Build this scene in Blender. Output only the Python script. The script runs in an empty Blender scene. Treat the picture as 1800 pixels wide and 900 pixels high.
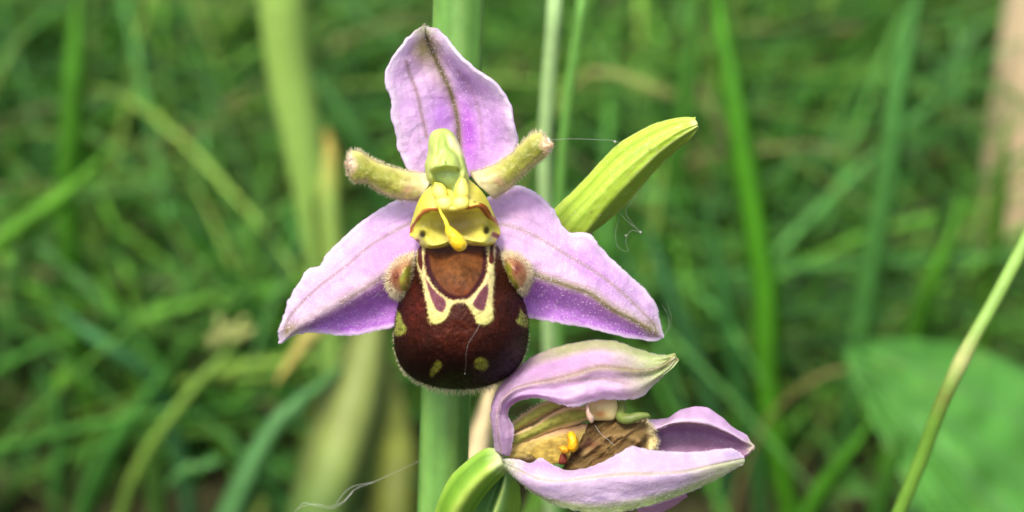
import bpy, math, random
import numpy as np
from mathutils import Vector
random.seed(7)
RNG = np.random.default_rng(7)
SC = bpy.context.scene
COL = SC.collection
MM = 0.001

# ------------------------------------------------------------------ camera, world, sun, exposure
PITCH = math.radians(30)
CAM_H = 220.0                 # mm above the ground
FOCUS = 120.0                 # mm
KPX = 0.55 / 1800.0           # mm per photo pixel per mm of depth
cam_d = bpy.data.cameras.new('camera')
cam_d.sensor_fit = 'HORIZONTAL'
cam_d.sensor_width = 36.0
cam_d.lens = 36.0 / 0.55
cam_d.clip_start = 0.004
cam_d.clip_end = 400.0
cam_d.dof.use_dof = True
cam_d.dof.focus_distance = (FOCUS - 1.5) * MM
cam_d.dof.aperture_fstop = cam_d.lens / 2.05      # a 2.05 mm wide phone lens opening
cam = bpy.data.objects.new('camera', cam_d)
cam.location = (0, 0, CAM_H * MM)
cam.rotation_euler = (math.pi / 2 - PITCH, 0, 0)
COL.objects.link(cam)
SC.camera = cam

SUN_EL, SUN_AZ = math.radians(66), math.radians(215)   # azimuth clockwise from +Y
world = bpy.data.worlds.new('World')
SC.world = world
world.use_nodes = True
wn = world.node_tree
sky = wn.nodes.new('ShaderNodeTexSky')
sky.sky_type = 'NISHITA'
sky.sun_disc = False
sky.sun_elevation = SUN_EL
sky.sun_rotation = SUN_AZ
sky.air_density = 1.0
sky.dust_density = 6.0
sky.ozone_density = 0.6
bg = wn.nodes['Background']
bg.inputs['Strength'].default_value = 0.12
wn.links.new(sky.outputs['Color'], bg.inputs['Color'])
sun_d = bpy.data.lights.new('sun', 'SUN')
sun_d.energy = 1.5
sun_d.angle = math.radians(14)
sun_d.color = (1.0, 0.95, 0.86)
sun = bpy.data.objects.new('sun', sun_d)
COL.objects.link(sun)
sd = Vector((math.sin(SUN_AZ) * math.cos(SUN_EL), math.cos(SUN_AZ) * math.cos(SUN_EL), math.sin(SUN_EL)))
sun.rotation_euler = sd.to_track_quat('Z', 'Y').to_euler()
sun.location = sd * 5
SC.view_settings.view_transform = 'Standard'
SC.view_settings.look = 'None'
SC.view_settings.exposure = 1.05
SC.view_settings.gamma = 1.0
SC.render.engine = 'CYCLES'
SC.cycles.use_denoising = True
SC.cycles.max_bounces = 8
SC.cycles.transparent_max_bounces = 8

# ------------------------------------------------------------------ space helpers
FWD = np.array([0, math.cos(PITCH), -math.sin(PITCH)])
UPV = np.array([0, math.sin(PITCH), math.cos(PITCH)])
RGT = np.array([1.0, 0, 0])
CAMP = np.array([0, 0, CAM_H])


def W(px, py, d):
    """photo pixel at depth d (mm) -> world mm; arrays welcome"""
    px, py, d = np.broadcast_arrays(np.asarray(px, float), np.asarray(py, float), np.asarray(d, float))
    x = (px - 900) * KPX * d
    y = (450 - py) * KPX * d
    return CAMP + d[..., None] * FWD + x[..., None] * RGT + y[..., None] * UPV


def WZ(a):
    """(px, py, z) with z = mm in front of the focus plane -> world mm"""
    a = np.asarray(a, float)
    return W(a[..., 0], a[..., 1], FOCUS - a[..., 2])


def ground_depth(py):
    return CAM_H / (math.sin(PITCH) - (450 - py) * KPX * math.cos(PITCH))


def lin(c):
    c = np.asarray(c, float) / 255.0
    return np.where(c <= 0.04045, c / 12.92, ((c + 0.055) / 1.055) ** 2.4)


def catmull(pts, per=12):
    P = np.asarray(pts, float)
    if len(P) < 3:
        t = np.linspace(0, 1, per)[:, None]
        return P[0] * (1 - t) + P[-1] * t
    E = np.vstack([2 * P[0] - P[1], P, 2 * P[-1] - P[-2]])
    out = []
    for i in range(len(P) - 1):
        p0, p1, p2, p3 = E[i:i + 4]
        d1 = max(np.linalg.norm(p2 - p1), 1e-6)
        d0 = max(np.linalg.norm(p1 - p0), 1e-6)
        d2 = max(np.linalg.norm(p3 - p2), 1e-6)
        m1 = ((p2 - p1) / d1 * d0 + (p1 - p0) / d0 * d1) / (d0 + d1) * d1
        m2 = ((p3 - p2) / d2 * d1 + (p2 - p1) / d1 * d2) / (d1 + d2) * d1
        t = np.linspace(0, 1, per, endpoint=False)[:, None]
        out.append((2 * t**3 - 3 * t**2 + 1) * p1 + (t**3 - 2 * t**2 + t) * m1 + (-2 * t**3 + 3 * t**2) * p2 + (t**3 - t**2) * m2)
    out.append(P[-1:])
    return np.vstack(out)


def resample(pts, n, per=12):
    C = catmull(pts, per)
    s = np.concatenate([[0], np.cumsum(np.linalg.norm(np.diff(C, axis=0), axis=1))])
    u = np.linspace(0, s[-1], n)
    return np.stack([np.interp(u, s, C[:, k]) for k in range(C.shape[1])], axis=1)


def across(curves, svals, nu):
    """curves (m, nv, 3) -> (nv, nu, 3) by cubic Hermite across"""
    A = np.asarray(curves, float)
    s = np.asarray(svals, float)
    m = len(s)
    S = np.linspace(s[0], s[-1], nu)
    if m == 2:
        w = ((S - s[0]) / (s[1] - s[0]))[None, :, None]
        return A[0][:, None, :] * (1 - w) + A[1][:, None, :] * w, S
    T = np.zeros_like(A)
    for i in range(m):
        if i == 0:
            T[i] = (A[1] - A[0]) / (s[1] - s[0])
        elif i == m - 1:
            T[i] = (A[-1] - A[-2]) / (s[-1] - s[-2])
        else:
            T[i] = (A[i + 1] - A[i - 1]) / (s[i + 1] - s[i - 1])
    out = np.zeros((A.shape[1], nu, 3))
    for j, x in enumerate(S):
        i = min(max(np.searchsorted(s, x) - 1, 0), m - 2)
        h = s[i + 1] - s[i]
        t = (x - s[i]) / h
        out[:, j] = (2 * t**3 - 3 * t**2 + 1) * A[i] + (t**3 - 2 * t**2 + t) * h * T[i] + (-2 * t**3 + 3 * t**2) * A[i + 1] + (t**3 - t**2) * h * T[i + 1]
    return out, S


def vnoise(x, y, seed=0):
    x, y = np.asarray(x, float), np.asarray(y, float)
    xi, yi = np.floor(x).astype(np.int64), np.floor(y).astype(np.int64)
    fx, fy = x - xi, y - yi
    fx, fy = fx * fx * (3 - 2 * fx), fy * fy * (3 - 2 * fy)

    def h(a, b):
        n = (a * 374761393 + b * 668265263 + seed * 974634777) & 0xFFFFFFFF
        n = ((n ^ (n >> 13)) * 1274126177) & 0xFFFFFFFF
        return ((n ^ (n >> 16)) & 0xFFFF) / 32767.5 - 1.0
    return (h(xi, yi) * (1 - fx) + h(xi + 1, yi) * fx) * (1 - fy) + (h(xi, yi + 1) * (1 - fx) + h(xi + 1, yi + 1) * fx) * fy


def fbm(x, y, seed=0, o=3):
    r, a = 0, 1.0
    for k in range(o):
        r = r + a * vnoise(x * 2**k, y * 2**k, seed + k * 17)
        a *= 0.5
    return r / 1.75


def dist_line(X, Y, pts, per=8):
    """px distance of points to a smooth polyline"""
    C = catmull(np.asarray(pts, float)[:, :2], per) if len(pts) > 2 else np.asarray(pts, float)[:, :2]
    best = np.full(X.shape, 1e9)
    for a, b in zip(C[:-1], C[1:]):
        d = b - a
        L = max(d @ d, 1e-9)
        t = np.clip(((X - a[0]) * d[0] + (Y - a[1]) * d[1]) / L, 0, 1)
        best = np.minimum(best, np.hypot(X - a[0] - t * d[0], Y - a[1] - t * d[1]))
    return best


def in_poly(X, Y, poly, soft=1.2, smooth=True):
    """soft 0..1 mask of a polygon in px"""
    P = np.asarray(poly, float)
    if smooth:
        P = catmull(np.vstack([P, P[:1]]), 4)[:-1]
    inside = np.zeros(X.shape, bool)
    best = np.full(X.shape, 1e9)
    n = len(P)
    for i in range(n):
        a, b = P[i], P[(i + 1) % n]
        if a[1] != b[1]:
            c = ((a[1] > Y) != (b[1] > Y)) & (X < (b[0] - a[0]) * (Y - a[1]) / (b[1] - a[1]) + a[0])
            inside ^= c
        d = b - a
        L = max(d @ d, 1e-9)
        t = np.clip(((X - a[0]) * d[0] + (Y - a[1]) * d[1]) / L, 0, 1)
        best = np.minimum(best, np.hypot(X - a[0] - t * d[0], Y - a[1] - t * d[1]))
    sd_ = np.where(inside, best, -best)
    return np.clip(sd_ / (2 * soft) + 0.5, 0, 1)


def bell(d, w):
    return np.exp(-(d / w) ** 2)


def blob(X, Y, cx, cy, rx, ry, rot=0):
    c, s = math.cos(rot), math.sin(rot)
    u, v = (X - cx) * c + (Y - cy) * s, -(X - cx) * s + (Y - cy) * c
    return np.exp(-((u / rx) ** 2 + (v / ry) ** 2))


def mixc(base, col, w):
    return base * (1 - w[..., None]) + np.asarray(col, float) * w[..., None]


# ------------------------------------------------------------------ object helpers
def link_mesh(name, V, F, mat, root=None, parent=None, colours=None, smooth=True, label=None):
    """V in world mm; root = the thing's Empty (its base is the local origin)"""
    V = np.asarray(V, float) * MM
    org = np.array(root.location) if root is not None else np.zeros(3)
    me = bpy.data.meshes.new(name)
    me.from_pydata((V - org).tolist(), [], F.tolist() if hasattr(F, 'tolist') else F)
    if smooth:
        me.polygons.foreach_set('use_smooth', [True] * len(me.polygons))
    if colours is not None:
        at = me.color_attributes.new('pigment', 'FLOAT_COLOR', 'POINT')
        c = np.ones((len(V), 4), np.float32)
        c[:, :3] = lin(np.clip(colours, 0, 255))
        at.data.foreach_set('color', c.ravel())
    me.materials.append(mat)
    o = bpy.data.objects.new(name, me)
    COL.objects.link(o)
    if parent is not None:                # thing > part > sub-part and no deeper
        top = parent.parent
        o.parent = top if top is not None and top.parent is not None else parent
    elif root is not None:
        o.parent = root
    if label:
        o['label'] = label
    return o


def thing(name, label, cat, base, group=None):
    o = bpy.data.objects.new(name, None)
    o.empty_display_size = 0.005
    o.location = np.asarray(base) * MM
    COL.objects.link(o)
    o['label'], o['category'] = label, cat
    if group:
        o['group'] = group
    return o


def solo(name, label, cat, V, F, mat, colours=None, group=None):
    """a thing that is one mesh: origin at its lowest point"""
    V = np.asarray(V, float)
    b = V[np.argmin(V[:, 2])]
    o = link_mesh(name, V - b, F, mat, colours=colours)
    o.location = b * MM
    o['label'], o['category'] = label, cat
    if group:
        o['group'] = group
    return o


def grid_faces(nv, nu, closed=False):
    i, j = np.meshgrid(np.arange(nv - 1), np.arange(nu if closed else nu - 1), indexing='ij')
    j2 = (j + 1) % nu
    return np.stack([i * nu + j, i * nu + j2, (i + 1) * nu + j2, (i + 1) * nu + j], -1).reshape(-1, 4)


def grid_normals(G):
    du = np.gradient(G, axis=1)
    dv = np.gradient(G, axis=0)
    n = np.cross(du, dv)
    n /= np.maximum(np.linalg.norm(n, axis=-1, keepdims=True), 1e-9)
    view = G - CAMP
    if np.median((n * view).sum(-1)) > 0:
        n = -n
    return n


def orient(Wd, F):
    """flip faces so that most look at the camera"""
    a, b, c = Wd[F[:, 0]], Wd[F[:, 1]], Wd[F[:, 2]]
    n = np.cross(b - a, c - a)
    if ((n * (a - CAMP)).sum(-1) > 0).mean() > 0.5:
        return F[:, ::-1]
    return F


def solidify(o, mm):
    m = o.modifiers.new('thickness', 'SOLIDIFY')
    m.thickness = mm * MM
    m.offset = -1
    return o


def tube(path, rad, sides=10, cap=True):
    """path (n,3) world mm, rad scalar or (n,) -> V, F"""
    P = np.asarray(path, float)
    n = len(P)
    r = np.broadcast_to(np.asarray(rad, float), (n,))
    T = np.gradient(P, axis=0)
    T /= np.maximum(np.linalg.norm(T, axis=1, keepdims=True), 1e-9)
    a = np.cross(T[0], [0.3, 0.9, 0.1])
    a /= np.linalg.norm(a)
    V = []
    ang = np.linspace(0, 2 * math.pi, sides, endpoint=False)
    for i in range(n):
        a = a - T[i] * (a @ T[i])
        a /= max(np.linalg.norm(a), 1e-9)
        b = np.cross(T[i], a)
        V.append(P[i] + r[i] * (np.cos(ang)[:, None] * a + np.sin(ang)[:, None] * b))
    V = np.vstack(V)
    F = [list(f) for f in grid_faces(n, sides, True)]
    if cap:
        F.append(list(range(sides))[::-1])
        F.append(list(range((n - 1) * sides, n * sides)))
    return V, F


class Join:
    """several shapes of ONE part or stuff"""
    def __init__(self):
        self.V, self.F, self.C, self.n = [], [], [], 0

    def add(self, V, F, c=None):
        V = np.asarray(V, float)
        self.F += [[i + self.n for i in f] for f in (F.tolist() if hasattr(F, 'tolist') else F)]
        self.V.append(V)
        if c is not None:
            self.C.append(np.broadcast_to(np.asarray(c, float), (len(V), 3)))
        self.n += len(V)

    def get(self):
        return np.vstack(self.V), self.F, (np.vstack(self.C) if self.C else None)


def hairs(P, D, length, rad, bend=0.4, segs=3, seed=3):
    """thin tapered curved hairs: roots P, directions D (world mm)"""
    r = np.random.default_rng(seed)
    P, D = np.asarray(P, float), np.asarray(D, float)
    D = D / np.maximum(np.linalg.norm(D, axis=1, keepdims=True), 1e-9)
    n = len(P)
    L = np.broadcast_to(np.asarray(length, float), (n,)) * r.uniform(0.6, 1.25, n)
    side = np.cross(D, r.normal(size=(n, 3)))
    side /= np.maximum(np.linalg.norm(side, axis=1, keepdims=True), 1e-9)
    s2 = np.cross(D, side)
    V = np.zeros((n, segs * 3 + 1, 3))
    for k in range(segs):
        t = k / segs
        c = P + D * (L * t)[:, None] + side * (bend * L * t * t)[:, None]
        rr = rad * (1 - 0.7 * t)
        for q in range(3):
            a = q * 2.0944
            V[:, k * 3 + q] = c + rr * (math.cos(a) * side + math.sin(a) * s2)
    V[:, -1] = P + D * L[:, None] + side * (bend * L)[:, None]
    f = []
    for k in range(segs - 1):
        for q in range(3):
            q2 = (q + 1) % 3
            f.append([k * 3 + q, k * 3 + q2, (k + 1) * 3 + q2, (k + 1) * 3 + q])
    quad = np.array(f)
    k = (segs - 1) * 3
    tri = np.array([[k, k + 1, k + 3], [k + 1, k + 2, k + 3], [k + 2, k, k + 3]])
    m = segs * 3 + 1
    off = (np.arange(n) * m)[:, None, None]
    F = (quad[None] + off).reshape(-1, 4).tolist() + (tri[None] + off).reshape(-1, 3).tolist()
    return V.reshape(-1, 3), F


# ------------------------------------------------------------------ materials
def pigment_mat(name, rough=0.45, spec=0.4, transl=0.25, bump=0.04, bscale=5200, vary=0.12, vscale=900, sheen=0.0, sss=0.0, tcol=None, flat=None, cell=False):
    m = bpy.data.materials.new(name)
    m.use_nodes = True
    nt = m.node_tree
    N, L = nt.nodes, nt.links
    out, pb = N['Material Output'], N['Principled BSDF']
    tc = N.new('ShaderNodeTexCoord')
    if flat is None:
        at = N.new('ShaderNodeAttribute')
        at.attribute_name = 'pigment'
        src = at.outputs['Color']
    else:
        rgb = N.new('ShaderNodeRGB')
        rgb.outputs[0].default_value = (*lin(flat), 1)
        src = rgb.outputs[0]
    nz = N.new('ShaderNodeTexNoise')
    nz.inputs['Scale'].default_value = vscale
    nz.inputs['Detail'].default_value = 5
    L.new(tc.outputs['Object'], nz.inputs['Vector'])
    mr = N.new('ShaderNodeMapRange')
    mr.inputs['From Min'].default_value = 0.25
    mr.inputs['From Max'].default_value = 0.75
    mr.inputs['To Min'].default_value = 1 - vary
    mr.inputs['To Max'].default_value = 1 + vary
    L.new(nz.outputs['Fac'], mr.inputs['Value'])
    mul = N.new('ShaderNodeVectorMath')
    mul.operation = 'SCALE'
    L.new(src, mul.inputs[0])
    L.new(mr.outputs['Result'], mul.inputs['Scale'])
    L.new(mul.outputs['Vector'], pb.inputs['Base Color'])
    pb.inputs['Roughness'].default_value = rough
    pb.inputs['Specular IOR Level'].default_value = spec
    pb.inputs['Sheen Weight'].default_value = sheen
    pb.inputs['Sheen Roughness'].default_value = 0.4
    if sss:
        pb.inputs['Subsurface Weight'].default_value = sss
        pb.inputs['Subsurface Radius'].default_value = (0.0008, 0.0006, 0.0003)
        pb.inputs['Subsurface Scale'].default_value = 1.0
    if cell:
        tx = N.new('ShaderNodeTexVoronoi')
        tx.inputs['Scale'].default_value = bscale
        h = tx.outputs['Distance']
    else:
        tx = N.new('ShaderNodeTexNoise')
        tx.inputs['Scale'].default_value = bscale
        tx.inputs['Detail'].default_value = 3
        h = tx.outputs['Fac']
    L.new(tc.outputs['Object'], tx.inputs['Vector'])
    bp = N.new('ShaderNodeBump')
    bp.inputs['Strength'].default_value = 1.0
    bp.inputs['Distance'].default_value = bump * MM
    L.new(h, bp.inputs['Height'])
    L.new(bp.outputs['Normal'], pb.inputs['Normal'])
    if transl > 0:
        tr = N.new('ShaderNodeBsdfTranslucent')
        L.new(mul.outputs['Vector'], tr.inputs['Color'])
        mx = N.new('ShaderNodeMixShader')
        mx.inputs['Fac'].default_value = transl
        L.new(pb.outputs['BSDF'], mx.inputs[1])
        L.new(tr.outputs['BSDF'], mx.inputs[2])
        L.new(mx.outputs['Shader'], out.inputs['Surface'])
    return m


M_PETAL = pigment_mat('petal_skin', rough=0.42, spec=0.4, transl=0.46, bump=0.026, bscale=6500, vary=0.10, vscale=1300, cell=True)
M_FLESH = pigment_mat('waxy_flesh', rough=0.4, spec=0.4, transl=0.12, bump=0.02, bscale=4000, vary=0.10, vscale=1200, sss=0.35)
M_VELVET = pigment_mat('lip_velvet', rough=0.5, spec=0.10, transl=0.0, bump=0.04, bscale=7000, vary=0.22, vscale=3000, sheen=0.0)
M_GREEN = pigment_mat('stem_skin', rough=0.45, spec=0.4, transl=0.10, bump=0.02, bscale=2500, vary=0.12, vscale=700, sss=0.1)
M_LEAF = pigment_mat('leaf_blade', rough=0.5, spec=0.35, transl=0.35, bump=0.03, bscale=1200, vary=0.18, vscale=180)
M_DRY = pigment_mat('withered_tissue', rough=0.7, spec=0.2, transl=0.12, bump=0.05, bscale=2600, vary=0.18, vscale=1500)
M_GRAIN = pigment_mat('pollen_wax', rough=0.3, spec=0.5, transl=0.0, bump=0.05, bscale=4500, vary=0.10, vscale=2500, sss=0.2, cell=True)
M_HAIR_PALE = pigment_mat('pale_hair', rough=0.5, spec=0.3, transl=0.5, bump=0.0, vary=0.1, flat=(250, 242, 212))
M_HAIR_PINK = pigment_mat('pinkish_hair', rough=0.5, spec=0.3, transl=0.5, bump=0.0, vary=0.25, vscale=600, flat=(250, 230, 200))
M_HAIR_TAN = pigment_mat('tan_hair', rough=0.6, spec=0.2, transl=0.3, bump=0.0, vary=0.3, vscale=700, flat=(190, 134, 100))
M_HAIR_DARK = pigment_mat('dark_hair', rough=0.7, spec=0.06, transl=0.0, bump=0.0, vary=0.3, flat=(30, 10, 9))
M_PAPILLA = pigment_mat('clear_papilla', rough=0.2, spec=0.6, transl=0.35, bump=0.0, vary=0.05, flat=(245, 232, 250))
M_SILK = pigment_mat('spider_silk', rough=0.3, spec=0.6, transl=0.3, bump=0.0, vary=0.4, vscale=700, flat=(205, 205, 200))
M_SOIL = pigment_mat('soil', rough=0.9, spec=0.15, transl=0.0, bump=3.0, bscale=140, vary=0.5, vscale=60, flat=(58, 58, 34))
M_WOOD = pigment_mat('weathered_wood', rough=0.8, spec=0.2, transl=0.0, bump=0.4, bscale=500, vary=0.12, vscale=120)

# ------------------------------------------------------------------ setting: ground
def make_ground():
    xs = np.concatenate([[-60000, -6000, -1500], np.linspace(-700, 700, 57), [1500, 6000, 60000]])
    ys = np.concatenate([[-60000, -4000, -700], np.linspace(-200, 1600, 61), [4000, 12000, 60000]])
    X, Y = np.meshgrid(xs, ys)
    Z = 5 * fbm(X / 60, Y / 60, 5) * (np.abs(X) < 800) * (np.abs(Y) < 1700) - 3
    V = np.stack([X, Y, Z], -1).reshape(-1, 3)
    F = grid_faces(len(ys), len(xs))
    g = link_mesh('ground', V, F, M_SOIL)
    g['kind'] = 'structure'
    g['label'] = 'dark brown soil and thatch under the meadow grass'


make_ground()


# ------------------------------------------------------------------ grass (uncountable): one object
def blade_mesh(path, width, fold=0.25, side=None, tip=0.25, base=0.7):
    """narrow folded leaf along a world path; width mm; returns V, F (both faces, real thickness)"""
    P = np.asarray(path, float)
    n = len(P)
    T = np.gradient(P, axis=0)
    T /= np.maximum(np.linalg.norm(T, axis=1, keepdims=True), 1e-9)
    s = np.array(side if side is not None else [1, 0, 0.0])
    S = s - T * (T @ s)[:, None]
    S /= np.maximum(np.linalg.norm(S, axis=1, keepdims=True), 1e-9)
    N = np.cross(T, S)
    t = np.linspace(0, 1, n)
    w = width * 0.5 * (base + (1 - base) * np.minimum(t / 0.3, 1)) * np.clip((1 - t) / max(tip, 1e-3), 0.03, 1) ** 0.7
    rows = []
    th = 0.06 * width
    for i in range(n):
        l = P[i] - S[i] * w[i] + N[i] * w[i] * fold
        r = P[i] + S[i] * w[i] + N[i] * w[i] * fold
        rows.append([l, P[i] + N[i] * th * 0.5, r, P[i] - N[i] * th * (0.5 + 0.5 * (w[i] * 2 / width))])
    V = np.array(rows).reshape(-1, 3)
    F = [list(f) for f in grid_faces(n, 4, True)]
    return V, F


POST = W(1836, 425, ground_depth(425))


def make_grass():
    j = Join()
    greens = np.array([(74, 136, 36), (90, 156, 42), (66, 126, 42), (82, 146, 66), (102, 164, 48), (60, 114, 32), (70, 132, 54), (122, 156, 60)], float)
    tans = np.array([(150, 132, 92), (128, 106, 74), (160, 150, 100)], float)
    r = np.random.default_rng(21)

    def blade(x, y, h, wid, lean, az, droop, c, segs=6):
        t = np.linspace(0, 1, segs)
        dirv = np.array([math.cos(az), math.sin(az), 0])
        out = lean * h * t + droop * h * t ** 2.2
        z = h * t - 0.45 * droop * h * t ** 2.6
        P = np.array([x, y, -2.0]) + out[:, None] * dirv + np.array([0, 0, 1.0]) * z[:, None]
        P[:, 2] = np.maximum(P[:, 2], 1.0 + 2 * t)
        P[0, 2] = -3
        V, F = blade_mesh(P, wid, fold=r.uniform(0.1, 0.5), side=[-math.sin(az) + r.normal() * 0.4, math.cos(az) + r.normal() * 0.4, 0.1], tip=0.45)
        j.add(V, F, c)

    def pick():
        c = greens[r.integers(len(greens))] if r.random() > 0.05 else tans[r.integers(3)]
        c = c * 0.9 + 0.1 * np.array((112, 128, 92))
        return c * r.uniform(0.72, 1.32)
    for _ in range(12000):
        y = 300 + 780 * r.random() ** 1.15
        x = r.uniform(-1, 1) * (150 + 0.42 * y)
        if fbm(x / 38, y / 55, 91) < -0.34 + r.normal() * 0.12:
            continue
        h = r.uniform(25, 80)
        if x > POST[0] - 60 and POST[1] - 120 < y < POST[1] + 30:
            h = r.uniform(10, 24)
        blade(x, y, h, r.uniform(1.0, 2.7), abs(r.normal()) * 0.7, r.uniform(0, 6.283), abs(r.normal()) * 0.9, pick())
    for _ in range(4500):                       # turf beside and in front of the orchid
        y = 120 + 700 * r.random()
        x = r.uniform(-1, 1) * (330 + 0.5 * y)
        if abs(x) < 170 + 0.44 * y:
            continue
        blade(x, y, r.uniform(25, 70), r.uniform(1.2, 3.4), abs(r.normal()) * 0.7, r.uniform(0, 6.283), abs(r.normal()) * 0.9, pick())
    for _ in range(2600):                       # long thin strands lying across
        y = 400 + 620 * r.random()
        x = r.uniform(-1, 1) * (150 + 0.42 * y)
        if x > POST[0] - 60 and POST[1] - 120 < y < POST[1] + 30:
            continue
        blade(x, y, r.uniform(70, 125), r.uniform(1.0, 2.2), 0.3 + abs(r.normal()) * 0.5, r.uniform(0, 6.283), 0.3 + abs(r.normal()) * 0.6, (pick() + np.array((20, 22, 14))) , 9)
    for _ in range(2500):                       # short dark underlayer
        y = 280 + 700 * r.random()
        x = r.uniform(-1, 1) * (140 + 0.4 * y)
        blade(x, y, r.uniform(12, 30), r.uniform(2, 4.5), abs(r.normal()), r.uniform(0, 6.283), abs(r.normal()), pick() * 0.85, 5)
    for _ in range(2600):                       # the meadow beyond and beside
        a, d = r.uniform(0, 6.283), r.uniform(500, 2600)
        x, y = d * math.cos(a), 300 + d * math.sin(a)
        if abs(x) < 150 + 0.42 * max(y, 0) and 300 < y < 1080:
            continue
        if y < 200 and abs(x) < 200:
            continue
        blade(x, y, r.uniform(50, 120), r.uniform(6, 14), abs(r.normal()) * 0.4, r.uniform(0, 6.283), abs(r.normal()) * 0.6, pick(), 5)
    V, F, C = j.get()
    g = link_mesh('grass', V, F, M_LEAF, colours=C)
    g['kind'] = 'stuff'
    g['label'] = 'blurred green meadow grass filling the ground behind the orchid'


make_grass()


# ------------------------------------------------------------------ countable blades, stalks and leaves of the background
def rooted(pts, root_end='last', sway=(0, 0)):
    """px/py/depth points -> world path, base first, carried on down to the soil"""
    P = np.array([W(*p) for p in pts])
    if root_end == 'last':
        P = P[::-1]
    b = P[0].copy()
    if b[2] > 4:
        d = P[0] - P[1]
        d /= max(np.linalg.norm(d), 1e-6)
        h = b[2] + 3
        g = b + np.array([d[0] * h * 0.35 + sway[0], d[1] * h * 0.35 + sway[1], -h])
        mid = (b + g) / 2 + np.array([d[0], d[1], 0]) * h * 0.1
        P = np.vstack([g, mid, P])
    return P


def leaf_thing(name, label, cat, pts, width, col, fold=0.25, n=26, tip=0.3, side=None, group=None, root_end='last', base=0.7, tipcol=None, basecol=None):
    path = resample(rooted(pts, root_end), n)
    side = RGT * 0.98 + FWD * 0.15 if side is None else np.asarray(side, float)
    V, F = blade_mesh(path, width, fold, side, tip, base)
    t = np.repeat(np.linspace(0, 1, n), 4)
    C = np.tile(np.asarray(col, float), (len(V), 1))
    C = C * (0.93 + 0.12 * fbm(t * 14, V[:, 0] * 0.2, 3)[:, None])
    if basecol is not None:
        C = mixc(C, basecol, np.clip((0.74 - t) / 0.16, 0, 1))
    if tipcol is not None:
        C = mixc(C, tipcol, np.clip((t - 0.82) / 0.12, 0, 1))
    return solo(name, label, cat, V, np.array(F), M_LEAF, C, group)


def stalk_thing(name, label, cat, pts, r0, r1, col, n=30, node=None, nodecol=None, root_end='last'):
    path = resample(rooted(pts, root_end), n)
    t = np.linspace(0, 1, n)
    r = r0 * (1 - t) + r1 * t
    if node is not None:
        node = t[np.argmin(((path - W(*node)) ** 2).sum(1))]
    C = np.tile(np.asarray(col, float), (n, 1))
    if node is not None:
        r = r * (1 + 0.12 * bell(t - node, 0.010)) * np.where(t > node, 0.93, 1.0)
        C = C * (1 + 0.08 * fbm(t * 40, t * 0, 5))[:, None]
        C = mixc(C, (138, 178, 84), np.clip((t - node) / 0.02, 0, 1))
        C = mixc(C, nodecol, bell(t - node, 0.011))
        C = mixc(C, (120, 108, 60), bell(t - node + 0.02, 0.006) * 0.5)
    V, F = tube(path, r, 12)
    return V, F, np.repeat(C, 12, 0)


BG = 'distinct blades standing out of the meadow grass'
# thick pale stem on the left (another plant) with a leaf whose tip is yellowing
root = thing('plant_stem', 'thick blurred yellow-green stem left of the upper orchid petal, yellowed leaf tip on its side', 'plant', rooted([(500, -150, 235), (600, 760, 275)])[0])
P = resample(rooted([(490, -160, 272), (497, 0, 276), (506, 110, 280), (528, 230, 284), (548, 340, 288), (566, 450, 292), (580, 560, 296), (595, 700, 302)]), 40)
t = np.linspace(0, 1, 40)
V, F = tube(P, 2.2 + 1.7 * np.clip((t - 0.45) / 0.55, 0, 1), 16)
C = np.repeat(mixc(np.tile([124., 168, 76], (40, 1)), (150, 186, 88), np.clip((t - 0.3) / 0.5, 0, 1)), 16, 0)
link_mesh('stem', V, F, M_GREEN, root, colours=C)
P = resample(np.array([W(592, 560, 286), W(584, 450, 284), W(576, 350, 284), W(573, 280, 285), W(573, 224, 287)]), 24)
V, F = blade_mesh(P, 5.2, 0.5, RGT, 0.14)
t = np.repeat(np.linspace(0, 1, 24), 4)
link_mesh('leaf', V, np.array(F), M_LEAF, root, colours=mixc(np.tile([140., 172, 76], (len(V), 1)), (204, 180, 84), np.clip((t - 0.6) / 0.35, 0, 1)), label='sheathing leaf with a yellowed tip')

# yellowing leaf below the left sepal
leaf_thing('yellow_leaf', 'broad pale yellow leaf hanging below the left lilac sepal', 'leaf', [(690, 480, 266), (655, 570, 262), (636, 660, 259), (608, 760, 256), (580, 850, 254)], 9.5, (146, 162, 84), 0.12, tip=0.2, basecol=(78, 124, 52))
leaf_thing('yellow_leaf', 'drooping yellow leaf tip under the point of the left sepal', 'leaf', [(486, 672, 262), (515, 632, 262), (545, 590, 262), (585, 548, 264), (625, 545, 266), (650, 590, 268), (640, 680, 270), (615, 780, 276)], 5.2, (176, 186, 92), 0.2, n=40, tip=0.2, tipcol=(196, 186, 98))
leaf_thing('green_leaf', 'short blue-green leaf lying across the pale yellow leaf', 'leaf', [(625, 625, 262), (570, 670, 256), (500, 725, 252), (455, 800, 252)], 5.0, (96, 154, 84), 0.2, tip=0.4)
leaf_thing('olive_leaf', 'dull olive-yellow leaf low behind the orchid stem on the left', 'leaf', [(690, 640, 320), (700, 720, 312), (705, 800, 304), (700, 890, 300)], 8.5, (128, 140, 56), 0.2, tip=0.35)
leaf_thing('dry_leaf', 'pale beige dry leaf between the orchid stem and the lower flower', 'leaf', [(872, 640, 176), (854, 720, 168), (838, 790, 161), (824, 860, 156), (815, 960, 153)], 3.4, (250, 230, 176), 0.2, tip=0.15)
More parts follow.
